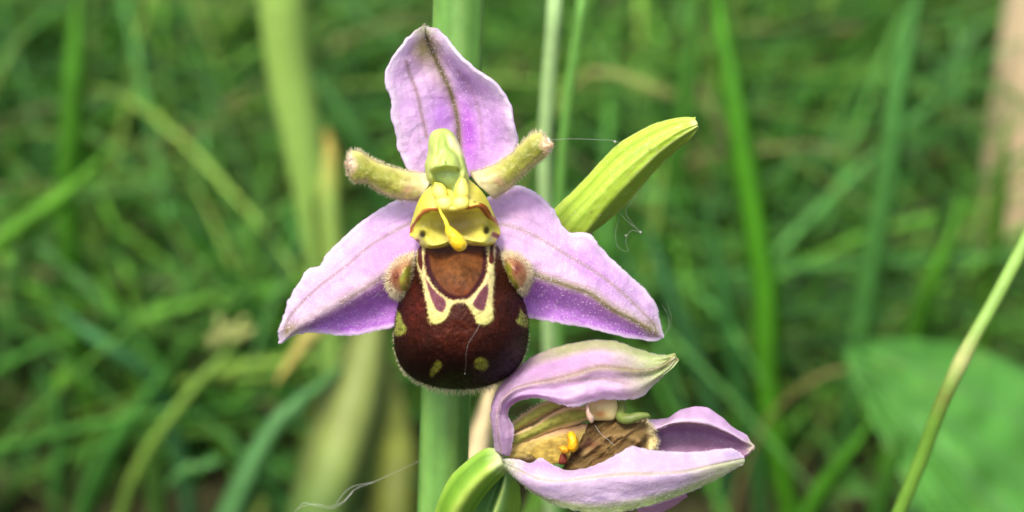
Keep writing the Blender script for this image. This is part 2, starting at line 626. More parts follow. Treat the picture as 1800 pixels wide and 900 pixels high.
# two stems right of the upper petal
stalk = [('grass_stalk', 'pale upright grass stalk just right of the upper petal, the thicker of two', [(980, -60, 164), (975, 0, 165), (968, 110, 167), (959, 200, 169), (957, 330, 172), (962, 470, 176), (966, 620, 180), (968, 760, 186)], 0.72, 0.66, (160, 196, 128)),
         ('grass_stalk', 'thin green grass stalk leaning against the thicker pale one', [(1032, -60, 172), (1018, 40, 174), (1002, 150, 176), (990, 250, 178), (984, 350, 181), (980, 480, 185), (981, 640, 190)], 0.58, 0.50, (110, 166, 74))]
for nm, lb, pts, a, b, c in stalk:
    V, F, C = stalk_thing(nm, lb, 'grass', pts, a, b, c)
    solo(nm, lb, 'grass', V, F, M_GREEN, C)
# sharp stalk on the right with a pale node
lb = 'green grass stalk in sharp focus slanting up to the right edge, with a pale joint'
V, F, C = stalk_thing('grass_stalk', lb, 'grass', [(1850, 330, 138), (1800, 430, 138), (1750, 525, 138), (1700, 615, 138), (1655, 710, 139), (1622, 800, 141), (1585, 890, 143), (1540, 1000, 147)], 0.47, 0.55, (112, 158, 58), n=160, node=(1690, 633, 138), nodecol=(178, 186, 116))
solo('grass_stalk', lb, 'grass', V, F, M_GREEN, C)

# broad leaf bottom right
def broad_leaf():
    top = [(1488, 618, 215), (1530, 600, 220), (1620, 598, 226), (1720, 615, 232), (1830, 660, 236), (1960, 760, 236)]
    mid = [(1488, 620, 215), (1560, 690, 211), (1650, 780, 210), (1740, 870, 212), (1840, 960, 216), (1960, 1060, 222)]
    bot = [(1488, 622, 215), (1530, 720, 208), (1580, 820, 204), (1640, 920, 202), (1720, 1010, 204), (1900, 1140, 212)]
    G, S = across([resample(c, 46) for c in (top, mid, bot)], [-1, 0, 1], 30)
    X, Y = G[..., 0], G[..., 1]
    G[..., 2] += 62 + 3.0 * fbm(X / 90, Y / 90, 9) + 1.2 * np.cos(S * 16)[None, :]
    V = W(G[..., 0], G[..., 1], G[..., 2])
    C = np.tile([88., 154, 62], (46, 30, 1)) * (1 + 0.10 * fbm(X / 60, Y / 60, 4))[..., None]
    C = mixc(C, (116, 172, 96), bell(np.abs(S)[None, :] * np.ones((46, 1)), 0.06) * 0.6)
    for s0 in (-0.66, -0.33, 0.36, 0.7):
        C = mixc(C, (104, 164, 80), bell((S - s0)[None, :] * np.ones((46, 1)), 0.04) * 0.5)
    C = mixc(C, (150, 160, 84), np.clip(fbm(X / 40, Y / 40, 31) * 2 - 0.5, 0, 1) * 0.35)
    root = thing('broad_leaf_plant', 'big soft green leaf out of focus in the lower right corner, behind the sharp stalk', 'plant', np.array([*W(1960, 1060, 284)[:2], 0.0]))
    o = link_mesh('leaf', V.reshape(-1, 3), orient(V.reshape(-1, 3), grid_faces(46, 30)), M_LEAF, root, colours=C.reshape(-1, 3))
    solidify(o, 0.5)
    p = resample(np.array([W(1940, 1050, 284), W(2010, 1150, 288), np.array([*W(1980, 1100, 287)[:2], -3.0])]), 14)
    V, F = tube(p, 1.6, 10)
    link_mesh('leaf_stalk', V, F, M_GREEN, root, colours=np.tile([100., 150, 70], (len(V), 1)))


broad_leaf()

# tan post at the upper right edge
def make_post():
    base = POST.copy()
    base[2] = 0
    rx = 122 * KPX * ground_depth(425)
    n, s = 24, 40
    H = 190.0
    z = np.concatenate([np.linspace(-4, H - 6, n - 4), [H - 3, H - 1, H, H]])
    rr = np.concatenate([np.full(n - 4, 1.0), [0.985, 0.94, 0.85, 0.02]])
    a = np.linspace(0, 2 * math.pi, s, endpoint=False)
    V = []
    for q in range(n):
        w = rx * rr[q] * (1 + 0.03 * np.sin(3 * a + 1) + 0.015 * np.sin(7 * a + z[q] * 0.01))
        V.append(np.stack([base[0] + w * np.cos(a), base[1] + w * np.sin(a), np.full(s, z[q])], 1))
    V = np.vstack(V)
    C = np.tile([224., 198, 158], (len(V), 1)) * (1 + 0.06 * fbm(V[:, 0] * 0.8, V[:, 2] * 0.03, 2))[:, None]
    solo('wooden_post', 'blurred tan post standing in the grass at the upper right edge', 'post', V, grid_faces(n, s, True), M_WOOD, C)


make_post()

BL = [
    # name, label, points (px, py, depth), width mm, colour, kwargs
    ('bright upright grass blade bending down between the bud-like bract and the far stalk', [(1258, -60, 300), (1268, 40, 300), (1290, 150, 300), (1308, 270, 302), (1330, 400, 306), (1348, 520, 310), (1352, 680, 316), (1372, 820, 322), (1400, 960, 330)], 4.6, (92, 168, 36)),
    ('tall light green blade near the tan post, crossed by a drier blade', [(1622, -60, 330), (1606, 30, 330), (1582, 150, 332), (1566, 290, 336), (1540, 440, 342), (1515, 590, 350)], 4.2, (96, 164, 76)),
    ('dry-tipped blade crossing the tall light green blade', [(1528, 150, 335), (1548, 190, 336), (1570, 240, 338), (1610, 300, 344), (1650, 350, 352)], 3.0, (104, 150, 76)),
    ('bright green blade pointing up beside the broad leaf, below the tan post', [(1690, 340, 300), (1668, 430, 300), (1640, 500, 304), (1615, 580, 312)], 3.6, (100, 172, 48)),
    ('thin blade standing in front of the base of the tan post', [(1772, 190, 330), (1765, 260, 330), (1758, 340, 334), (1750, 430, 340)], 3.0, (98, 156, 44)),
    ('vivid short blade rising from the bottom edge right of the lower flower', [(1535, 735, 270), (1500, 790, 272), (1465, 840, 276), (1425, 905, 282)], 3.6, (92, 168, 44)),
    ('green blade leaning left behind the right sepal, bluish', [(1130, 380, 320), (1165, 480, 322), (1200, 570, 326), (1240, 680, 332), (1270, 800, 340)], 3.6, (84, 146, 80)),
    ('second bluish blade close behind the tip of the right sepal', [(1240, 360, 310), (1262, 460, 314), (1280, 560, 318), (1300, 680, 326), (1330, 800, 334)], 3.2, (82, 150, 72)),
    ('upright green blade at the upper left, alone against the dark', [(138, -50, 330), (134, 60, 332), (128, 160, 335), (126, 260, 340), (122, 330, 346)], 4.6, (92, 160, 44)),
    ('bright blade slanting in from the left edge with a cut square tip', [(205, 250, 300), (170, 290, 302), (120, 340, 304), (60, 385, 307), (0, 432, 310), (-60, 480, 315)], 3.6, (112, 180, 56)),
    ('pale blade lying level behind the slanting bright blade', [(365, 328, 330), (300, 330, 332), (230, 336, 334), (160, 346, 338), (90, 368, 344)], 3.6, (112, 164, 82)),
    ('bluish blade slanting down to the right at the lower left', [(95, 535, 310), (140, 575, 310), (200, 620, 312), (250, 655, 316), (280, 700, 324)], 3.2, (98, 166, 100)),
    ('light green blade lying across the lower left corner', [(345, 712, 290), (280, 726, 292), (200, 745, 296), (110, 765, 300), (30, 785, 306), (-40, 810, 312)], 3.6, (96, 166, 66)),
    ('green blade crossing the seed stalk from below at lower left', [(292, 640, 300), (260, 700, 302), (220, 760, 306), (185, 820, 312), (150, 900, 320)], 3.8, (84, 152, 62)),
    ('wide green blade arching over the bottom edge left of the orchid stem', [(290, 860, 280), (320, 830, 280), (370, 812, 280), (420, 815, 282), (470, 850, 286), (500, 910, 294)], 4.2, (92, 156, 74)),
    ('long dim blade running down to the right from the left edge', [(0, 390, 360), (80, 440, 358), (160, 510, 356), (230, 590, 356), (290, 670, 358)], 4.4, (76, 138, 50)),
    ('dim blade behind the pale thick stem, leaning right', [(545, 120, 360), (580, 170, 360), (620, 230, 362), (650, 290, 366)], 5.0, (84, 142, 66)),
    ('long soft blade rising to the top edge just beside the bright upright blade', [(1225, -40, 370), (1215, 80, 372), (1205, 200, 376), (1190, 300, 382)], 4.0, (86, 150, 52)),
    ('faint blade leaning right toward the tan post top', [(1735, 20, 420), (1690, 100, 420), (1650, 170, 424), (1600, 250, 430)], 5.0, (82, 140, 70)),
    ('upright blade at the bottom edge between the bright blade and broad leaf', [(1592, 760, 250), (1570, 820, 254), (1550, 890, 258), (1540, 960, 264)], 3.4, (84, 150, 50)),
    ('blade slanting across the gap left of the yellow leaf', [(470, 480, 320), (430, 520, 322), (385, 560, 326), (330, 610, 332)], 3.2, (88, 144, 58)),
    ('blade rising from the lower left corner to the left edge of the seed stalk', [(60, 640, 330), (90, 700, 332), (110, 770, 336), (100, 850, 342)], 3.4, (80, 140, 60)),
]
for lb, pts, wd, c in BL:
    leaf_thing('grass_strand', lb, 'grass blade', pts, wd, c, fold=0.3, tip=0.2)
# twigs
for lb, pts, r0, c in [('brown dry twig lying in the grass right of the lower flower', [(1490, 648, 300), (1450, 658, 300), (1410, 680, 303), (1370, 715, 308)], 0.5, (128, 120, 72)),
                       ('thin tan straw leaning across behind the two right stalks', [(1185, 172, 330), (1110, 140, 330), (1045, 122, 332), (1010, 150, 336)], 0.8, (142, 150, 84))]:
    V, F, C = stalk_thing('twig', lb, 'twig', pts, r0, r0 * 0.7, c, n=20)
    solo('twig', lb, 'twig', V, F, M_DRY, C)

# seed stalk lower left: stalk and a small pale head
pts = [(432, 578, 285), (395, 625, 286), (350, 672, 288), (300, 735, 291), (255, 800, 295), (220, 880, 300), (200, 960, 306)]
rp = rooted(pts)
root = thing('seed_stalk', 'pale yellow-green stalk with a small seed head at lower left', 'plant', rp[0])
V, F, C = stalk_thing('', '', '', pts, 1.05, 0.7, (118, 154, 62), n=30)
link_mesh('stalk', V, F, M_GREEN, root, colours=C)
j = Join()
rr = np.random.default_rng(4)
for q in range(12):
    c0 = W(408 + rr.normal() * 13, 585 + rr.normal() * 9, 285 + rr.normal() * 2)
    d0 = rr.normal(size=3)
    d0 /= np.linalg.norm(d0)
    L = rr.uniform(3, 5)
    tt = np.linspace(-1, 1, 7)
    V, F = tube(c0 + tt[:, None] * d0 * L * 0.5, 0.75 * np.sqrt(np.maximum(1 - tt**2, 0.03)), 6)
    j.add(V, F, np.array((146, 156, 90)) * rr.uniform(0.85, 1.1))
V, F, C = j.get()
o = link_mesh('seed_head', V, F, M_DRY, root, colours=C)

# fallen dry bits between the grass roots
def make_litter():
    j = Join()
    r = np.random.default_rng(33)
    for _ in range(420):
        y = 300 + 600 * r.random()
        x = r.uniform(-1, 1) * (140 + 0.4 * y)
        a = r.uniform(0, 6.283)
        L = r.uniform(8, 40)
        d = np.array([math.cos(a), math.sin(a), r.normal() * 0.12])
        t = np.linspace(-0.5, 0.5, 5)
        P = np.array([x, y, r.uniform(2, 14)]) + t[:, None] * L * d + np.array([0, 0, 1]) * (2 * t[:, None] ** 2 * r.normal())
        V, F = blade_mesh(P, r.uniform(1.2, 3.5), 0.2, [-d[1], d[0], 0.2], 0.3)
        j.add(V, F, np.array([(112, 96, 62), (126, 112, 78), (92, 74, 52), (108, 98, 88)][r.integers(4)]) * r.uniform(0.7, 1.1))
    V, F, C = j.get()
    o = link_mesh('plant_litter', V, F, M_DRY, colours=C)
    o['kind'] = 'stuff'
    o['label'] = 'brown dead straw lying between the grass roots'


make_litter()

# ================================================================== the orchid
STEM_BASE = W(772, 1010, 150)
STEM_BASE = np.array([STEM_BASE[0] - 2, STEM_BASE[1] + 6, 0.0])
ORCHID = thing('bee_orchid', 'bee orchid with an open lilac flower and a wilting one on its green stem', 'orchid', STEM_BASE)

sp = [(812, -160, -6), (806, -40, -6.5), (803, 60, -7), (798, 200, -7.3), (792, 380, -7.6), (786, 560, -8), (782, 700, -8.4), (779, 800, -8.8), (776, 900, -9.2), (772, 1010, -10)]
P = np.vstack([[STEM_BASE + np.array([0, 0, -3.0])], [(STEM_BASE + WZ(sp[-1])) / 2 + np.array([0, 1.0, 0])], WZ(sp[::-1])])
P = resample(P, 120)
t = np.linspace(0, 1, 120)
ang = np.linspace(0, 2 * math.pi, 24, endpoint=False)
V, F = tube(P, np.full(120, 1.76) - 0.06 * t, 24)
V = V.reshape(120, 24, 3)
ctr = P[:, None, :]
V = ctr + (V - ctr) * (1 + 0.045 * np.cos(5 * ang[None, :] + 1.5 * t[:, None] * 6) + 0.015 * np.cos(9 * ang)[None, :])[..., None]
C = np.tile([100., 150, 66], (120, 24, 1))
C = mixc(C, (134, 172, 92), 0.5 * np.clip(np.cos(5 * ang[None, :] + 9 * t[:, None]), 0, 1))  # highlights painted along the stem's rib crests
C *= (1 + 0.03 * np.cos(13 * ang + 0.7)[None, :] + 0.09 * fbm(np.tile(ang, (120, 1)) * 2, np.tile(t[:, None], (1, 24)) * 60, 8))[..., None]
link_mesh('stem', V.reshape(-1, 3), F, M_GREEN, ORCHID, colours=C.reshape(-1, 3))


def sheet(name, curves, svals, nu, nv, colour, mat, parent, bump=None, jit=1.2, thick=0.22, seed=1, ret=False, label=None):
    """thin organ spanned by edge and vein curves (px, py, z); colour(X, Y, S, T) -> sRGB"""
    G, S = across([resample(c, nv) for c in curves], svals, nu)
    Sg, Tg = np.meshgrid(S, np.linspace(0, 1, nv))
    X, Y = G[..., 0].copy(), G[..., 1].copy()
    e = np.clip((np.abs(2 * (Sg - S[0]) / (S[-1] - S[0]) - 1) - 0.7) / 0.3, 0, 1)
    G[..., 0] += jit * e * fbm(X / 9, Y / 9, seed)
    G[..., 1] += jit * e * fbm(X / 9, Y / 9, seed + 5)
    if bump is not None:
        G[..., 2] += bump(X, Y, Sg, Tg)
    V = WZ(G)
    Vf = V.reshape(-1, 3)
    C = colour(X, Y, Sg, Tg)
    o = link_mesh(name, Vf, orient(Vf, grid_faces(nv, nu)), mat, ORCHID, parent, C.reshape(-1, 3), label=label)
    if thick:
        solidify(o, thick)
    return (o, G, V) if ret else o


def dome(name, outline, h, z0, colour, mat, parent, centre=None, nr=24, na=72, power=2.2, back=2.0, bump=None, lopside=None, ret=False, label=None, jit=0.0):
    """closed rounded body with the given px outline, rising h mm toward the viewer from depth z0"""
    O = np.asarray(outline, float)
    O = resample(np.vstack([O, O[:1]]), na + 1)[:-1]
    c = O.mean(0) if centre is None else np.asarray(centre, float)
    rf = np.sin(np.linspace(0, math.pi / 2, nr)) ** 0.9
    rf[0] = 0.004
    rows, rs = [], []
    for r in rf:
        rows.append(np.concatenate([c + (O - c) * r, np.full((na, 1), z0) + h * max(1 - r**power, 0) ** (1 / 2.0)], 1))
        rs.append(r)
    for q, r in enumerate([0.985, 0.93, 0.82, 0.6, 0.3, 0.01]):
        rows.append(np.concatenate([c + (O - c) * r, np.full((na, 1), z0) - back * math.sqrt(1 - r * r)], 1))
        rs.append(2 - r)
    G = np.array(rows)
    R = np.array(rs)[:, None] * np.ones((1, na))
    X, Y = G[..., 0].copy(), G[..., 1].copy()
    if jit:
        e = np.clip(1 - np.abs(R - 1) / 0.2, 0, 1)
        G[..., 0] += jit * e * fbm(X / 7, Y / 7, 3)
        G[..., 1] += jit * e * fbm(X / 7, Y / 7, 8)
    if lopside is not None:
        G[..., 2] += lopside(X, Y) * np.clip(1.2 - R, 0, 1)
    if bump is not None:
        G[..., 2] += np.where(R < 1, bump(X, Y, R), 0)
    V = WZ(G)
    Vf = V.reshape(-1, 3)
    F = grid_faces(len(rows), na, True)
    a, b, d = Vf[F[:, 0]], Vf[F[:, 1]], Vf[F[:, 2]]
    n = np.cross(b - a, d - a)
    k = na * (nr // 2)
    if (n[:k] * (a[:k] - CAMP)).sum() > 0:
        F = F[:, ::-1]
    C = colour(X, Y, R)
    F = F.tolist()
    F.append(list(range(na)))
    o = link_mesh(name, Vf, F, mat, ORCHID, parent, C.reshape(-1, 3), label=label)
    return (o, G, V) if ret else o


def edge_papillae(name, V, parent, count, length, mat=None, rows=(0, -1), rad=0.018, seed=2, inner=True, tipw=False):
    """pale cells fringing a sheet's margins"""
    r = np.random.default_rng(seed)
    P, D = [], []
    nrm = grid_normals(V)
    for e in rows:
        nb = 1 if e == 0 else -2
        i = r.uniform(0, V.shape[0] - 1.01, count)
        k = i.astype(int)
        f = (i - k)[:, None]
        p = V[k, e] * (1 - f) + V[k + 1, e] * f
        out = V[k, e] - V[k, 3 if e == 0 else -4]
        out /= np.maximum(np.linalg.norm(out, axis=1, keepdims=True), 1e-6)
        P.append(p)
        D.append(out + 0.5 * nrm[k, e] + 0.35 * r.normal(size=(count, 3)))
    Vh, Fh = hairs(np.vstack(P), np.vstack(D), length, rad, 0.3, 2, seed)
    o = link_mesh(name, Vh, Fh, mat or M_PAPILLA, ORCHID, parent)
    o['kind'] = 'stuff'
    return o


def face_papillae(name, V, parent, count, rad, weight=None, seed=5, mat=None):
    """glistening cells on a petal's face: low four-sided domes"""
    r = np.random.default_rng(seed)
    nrm = grid_normals(V)
    nv, nu = V.shape[:2]
    i, k = r.integers(1, nv - 1, count * 3), r.integers(1, nu - 1, count * 3)
    if weight is not None:
        keep = r.random(len(i)) < weight[i, k]
        i, k = i[keep], k[keep]
    i, k = i[:count], k[:count]
    n = nrm[i, k]
    p = V[i, k] + (V[i + 1, k] - V[i, k]) * r.random((len(i), 1)) + (V[i, k + 1] - V[i, k]) * r.random((len(i), 1))
    s = np.cross(n, r.normal(size=n.shape))
    s /= np.maximum(np.linalg.norm(s, axis=1, keepdims=True), 1e-9)
    b = np.cross(n, s)
    rr = (rad * r.uniform(0.5, 1.3, len(i)))[:, None]
    A = np.zeros((len(i), 9, 3))
    for q in range(4):
        a = q * math.pi / 2
        A[:, q] = p + rr * (math.cos(a) * s + math.sin(a) * b)
        A[:, 4 + q] = p + rr * 0.7 * (math.cos(a) * s + math.sin(a) * b) + n * rr * 0.8
    A[:, 8] = p + n * rr * 1.2
    f4 = np.array([[q, (q + 1) % 4, 4 + (q + 1) % 4, 4 + q] for q in range(4)])
    f3 = np.array([[4 + q, 4 + (q + 1) % 4, 8] for q in range(4)])
    off = (np.arange(len(i)) * 9)[:, None, None]
    F = (f4[None] + off).reshape(-1, 4).tolist() + (f3[None] + off).reshape(-1, 3).tolist()
    o = link_mesh(name, A.reshape(-1, 3), F, mat or M_PAPILLA, ORCHID, parent)
    o['kind'] = 'stuff'
    return o


# ------------------------------------------------------------------ open flower: yellow throat carries the other organs
def throat_colour(X, Y, S, T):
    C = np.tile([240., 226, 100], X.shape + (1,))
    C = mixc(C, (246, 232, 110), blob(X, Y, 792, 350, 34, 14) * 0.8)
    C = mixc(C, (200, 198, 66), bell(dist_line(X, Y, [(740, 345), (725, 390)]), 14) * 0.6)
    C = mixc(C, (190, 186, 60), bell(dist_line(X, Y, [(850, 345), (872, 390)]), 16) * 0.6)
    w = 2.9 + 1.6 * vnoise(X / 8, Y / 8, 4)
    arc_l = dist_line(X, Y, [(721, 406), (732, 388), (745, 373), (757, 368), (773, 369)])
    arc_r = dist_line(X, Y, [(810, 366), (832, 364), (844, 361), (853, 368), (863, 382), (876, 393)])
    C = mixc(C, (168, 96, 40), np.clip(1.6 - arc_l / w, 0, 1))
    C = mixc(C, (168, 96, 40), np.clip(1.6 - arc_r / w, 0, 1))
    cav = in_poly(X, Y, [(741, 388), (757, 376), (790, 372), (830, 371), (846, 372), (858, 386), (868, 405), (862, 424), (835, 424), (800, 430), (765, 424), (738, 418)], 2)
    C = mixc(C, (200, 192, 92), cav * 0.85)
    C = mixc(C, (150, 132, 76), cav * blob(X, Y, 806, 392, 30, 24) * 0.8)  # shadow in the middle of the cavity, painted in brown
    C = mixc(C, (216, 210, 96), in_poly(X, Y, [(736, 405), (752, 398), (772, 408), (780, 428), (760, 432), (740, 428)], 4) * 0.8)
    C = mixc(C, (216, 210, 96), in_poly(X, Y, [(832, 405), (850, 396), (866, 402), (864, 424), (845, 432), (828, 425)], 4) * 0.8)
    for cx, cy in ((743, 411), (855, 405)):
        C = mixc(C, (120, 118, 30), blob(X, Y, cx, cy, 9, 9) * 0.8)
        C = mixc(C, (30, 24, 10), np.clip(1.35 * blob(X, Y, cx, cy, 4.6, 5.6) * 1.4 - 0.2, 0, 1))
    C = mixc(C, (120, 52, 20), np.clip(1.5 - dist_line(X, Y, [(868, 412), (878, 417)]) / 4, 0, 1))
    C = mixc(C, (110, 52, 22), np.clip(1.5 - dist_line(X, Y, [(726, 432), (734, 424)]) / 4, 0, 1))
    C = mixc(C, (110, 100, 30), blob(X, Y, 834, 355, 3, 2.5))
    return C


TH = [
    [(768, 316, 3.0), (783, 326, 3.8), (800, 328, 3.9), (824, 314, 3.0)],
    [(738, 348, 2.4), (764, 342, 4.0), (790, 348, 4.6), (815, 342, 4.1), (853, 344, 2.4)],
    [(721, 396, 1.8), (734, 381, 3.5), (751, 370, 4.7), (772, 369, 5.0), (795, 370, 5.1), (822, 366, 5.0), (845, 362, 4.7), (862, 380, 3.5), (877, 396, 1.8)],
    [(721, 403, 1.8), (738, 389, 3.0), (754, 378, 3.3), (775, 376, 3.3), (795, 377, 3.2), (822, 373, 3.3), (845, 371, 3.3), (860, 387, 3.0), (879, 403, 1.8)],
    [(720, 413, 1.8), (744, 401, 2.9), (765, 394, 2.6), (795, 393, 2.3), (826, 391, 2.6), (850, 394, 2.9), (880, 411, 1.8)],
    [(728, 420, 2.2), (744, 414, 3.9), (768, 414, 3.4), (800, 409, 2.6), (832, 412, 3.4), (855, 410, 3.9), (877, 416, 2.2)],
    [(737, 429, 2.6), (753, 432, 4.2), (774, 429, 4.4), (804, 419, 3.9), (834, 424, 4.4), (853, 428, 4.2), (871, 426, 2.6)],
    [(742, 434, 1.6), (755, 437, 2.8), (775, 436, 3.0), (803, 428, 2.8), (832, 432, 3.0), (851, 433, 2.8), (866, 431, 1.6)],
]
FLOWER = sheet('open_flower', TH, [0, 1, 2, 2.35, 3, 4, 4.7, 5.2], 96, 110, throat_colour, M_FLESH, None, jit=0, thick=0.25, bump=lambda X, Y, S, T: 0.10 * fbm(X / 14, Y / 14, 3) + 0.04 * fbm(X / 5, Y / 5, 8))


# --- the three sepals
def lilac(X, Y, seed):
    C = np.tile([232., 198, 238], X.shape + (1,))
    n = fbm(X / 26, Y / 26, seed)
    C = mixc(C, (238, 220, 244), np.clip(n, 0, 1) * 0.7)
    C = mixc(C, (206, 158, 224), np.clip(-n, 0, 1) * 0.45)
    f = vnoise(X / 3.2, Y / 3.2, seed + 3)
    C = mixc(C, (246, 236, 250), np.clip(f - 0.3, 0, 1) * 0.7)
    return C


D_L = [(730, 318, -0.5), (712, 288, -0.4), (701, 262, -0.2), (697, 232, 0), (690, 200, 0.2), (691, 176, 0.2), (680, 152, 0.4), (683, 120, 0.5), (699, 93, 0.6), (721, 67, 0.6), (736, 51, 0.3), (748, 46, 0)]
D_R = [(850, 318, -0.5), (893, 276, 0), (907, 252, 0.5), (901, 222, 0.9), (893, 182, 1.1), (870, 151, 1.2), (832, 123, 1.3), (802, 96, 1.2), (781, 66, 0.8), (764, 51, 0.3), (748, 46, 0)]
D_M = [(806, 310, -1.8), (807, 255, -1.8), (803, 205, -1.7), (790, 157, -1.5), (769, 111, -1.2), (756, 82, -0.8), (749, 62, -0.3), (748, 46, 0)]
D_ML = [(766, 315, -1.0), (752, 255, -0.9), (744, 205, -0.7), (733, 160, -0.7), (722, 122, -0.5), (724, 92, -0.2), (738, 62, 0.1), (748, 46, 0)]
D_MR = [(842, 312, -1.2), (858, 255, -0.8), (850, 200, -0.9), (828, 158, -1.0), (796, 118, -0.7), (772, 84, -0.2), (756, 60, 0.0), (748, 46, 0)]


def dorsal_colour(X, Y, S, T):
    C = lilac(X, Y, 11)
    C = mixc(C, (186, 150, 186), np.clip(np.cos(S * 21 + 1.7 * fbm(T * 5, S * 2.5, 7)) - 0.84, 0, 1) * 2.4 * np.clip(fbm(T * 6, S * 6, 19) + 0.7, 0, 1))
    C = mixc(C, (196, 98, 226), blob(X, Y, 823, 232, 16, 62, -0.1) * 0.85)
    C = mixc(C, (188, 128, 220), blob(X, Y, 778, 200, 22, 45) * 0.75)
    C = mixc(C, (206, 148, 230), blob(X, Y, 860, 240, 26, 50) * 0.5)
    C = mixc(C, (172, 138, 190), blob(X, Y, 815, 150, 16, 40, -0.5) * 0.6)
    C = mixc(C, (170, 168, 96), blob(X, Y, 748, 84, 22, 26) * 0.85)
    C = mixc(C, (176, 160, 150), blob(X, Y, 770, 130, 14, 50, -0.35) * 0.5)
    C = mixc(C, (176, 148, 158), bell(dist_line(X, Y, [(750, 240), (742, 205), (732, 160), (720, 128), (714, 108)]), 3.4) * 0.95)
    C = mixc(C, (188, 146, 180), bell(dist_line(X, Y, [(848, 260), (845, 215), (832, 165), (805, 125)]), 3.2) * 0.55)
    mv = dist_line(X, Y, D_M)
    C = mixc(C, (160, 142, 120), bell(mv, 6.5) * 0.6)
    C = mixc(C, (112, 104, 62), bell(mv, 3.0) * 0.95)
    ed = np.minimum(dist_line(X, Y, D_L), dist_line(X, Y, D_R))
    C = mixc(C, (240, 226, 244), np.clip(1.15 - ed / 14, 0, 1) * 0.9)
    C = mixc(C, (196, 206, 140), blob(X, Y, 744, 52, 14, 10) * 0.8)
    return C


def wav(amp, seed, sc=40):
    return lambda X, Y, S, T: amp * fbm(X / sc, Y / sc, seed) + 0.05 * fbm(X / 8, Y / 8, seed + 9)


o, G, V = sheet('sepal', [D_L, D_ML, D_M, D_MR, D_R], [-1, -0.5, 0, 0.5, 1], 70, 110, dorsal_colour, M_PETAL, FLOWER, bump=lambda X, Y, S, T: 0.22 * fbm(X / 36, Y / 36, 2) + 0.05 * fbm(X / 8, Y / 8, 12) - 0.18 * bell(S, 0.07), ret=True, label='upright lilac sepal with a dark green mid vein', jit=2.0)
edge_papillae('papillae', V, o, 260, 0.08, rad=0.014, seed=3)
face_papillae('papillae', V, o, 1200, 0.028, seed=5)

# left lateral
LL_T = [(745, 332, -0.5), (692, 354, -0.6), (641, 385, -0.8), (601, 420, -1.0), (574, 449, -1.0), (560, 469, -0.9), (543, 473, -0.7), (525, 497, -0.8), (508, 525, -1.0), (498, 555, -1.2), (490, 583, -1.6), (493, 604, -2.0)]
LL_U = [(745, 380, 0.2), (690, 408, 0.3), (645, 436, 0.3), (605, 470, 0.2), (565, 500, 0.1), (530, 532, -0.2), (506, 562, -0.8), (493, 604, -2.0)]
LL_M = [(740, 450, 0.9), (690, 478, 1.0), (640, 508, 1.0), (590, 538, 0.8), (545, 563, 0.4), (515, 582, -0.4), (493, 604, -2.0)]
LL_D = [(735, 510, -0.8), (690, 530, -0.8), (640, 550, -0.8), (590, 565, -0.8), (545, 577, -0.9), (515, 588, -1.2), (493, 604, -2.0)]
LL_B = [(735, 556, -0.9), (691, 574, -0.9), (652, 583, -1.0), (615, 590, -1.0), (572, 587, -1.0), (540, 585, -1.1), (515, 590, -1.4), (493, 604, -2.0)]


def left_colour(X, Y, S, T):
    C = lilac(X, Y, 31)
    C = mixc(C, (186, 150, 186), np.clip(np.cos(S * 21 + 1.7 * fbm(T * 5, S * 2.5, 7)) - 0.84, 0, 1) * 2.4 * np.clip(fbm(T * 6, S * 6, 19) + 0.7, 0, 1))
    low = in_poly(X, Y, [(740, 462), (665, 500), (600, 540), (540, 570), (493, 604), (560, 600), (700, 590), (740, 570)], 4)
    C = mixc(C, (196, 118, 226), low * 0.75)
    C = mixc(C, (178, 88, 214), low * bell(dist_line(X, Y, [(690, 566), (640, 576), (600, 578)]), 5) * np.clip(0.6 + fbm(X / 9, Y / 5, 6), 0, 1) * 0.8)
    C = mixc(C, (204, 134, 226), blob(X, Y, 690, 460, 60, 26, -0.5) * 0.75)
    C = mixc(C, (196, 140, 222), blob(X, Y, 690, 420, 60, 22, -0.5) * 0.5)
    C = mixc(C, (206, 186, 190), bell(dist_line(X, Y, [(720, 458), (660, 490), (600, 528), (545, 556), (508, 588)]), 13) * 0.75)
    C = mixc(C, (150, 128, 116), bell(dist_line(X, Y, [(680, 482), (640, 508), (600, 531)]), 3.0) * 0.7)
    C = mixc(C, (168, 152, 92), blob(X, Y, 505, 583, 16, 10, -0.8) * 0.8)
    C = mixc(C, (172, 148, 150), bell(dist_line(X, Y, LL_U), 3.0) * 0.85)
    ed = np.minimum(dist_line(X, Y, LL_T), dist_line(X, Y, LL_B))
    C = mixc(C, (242, 228, 246), np.clip(1.15 - ed / 9, 0, 1) * 0.9)
    return C


o, G, V = sheet('sepal', [LL_T, LL_U, LL_M, LL_D, LL_B], [-1, -0.45, 0.1, 0.6, 1], 70, 110, left_colour, M_PETAL, FLOWER, bump=wav(0.22, 41), ret=True, label='lilac sepal folded along its length, pointing down to the left', jit=2.0)
edge_papillae('papillae', V, o, 260, 0.07, rad=0.014, seed=7)
face_papillae('papillae', V, o, 1700, 0.030, seed=8)

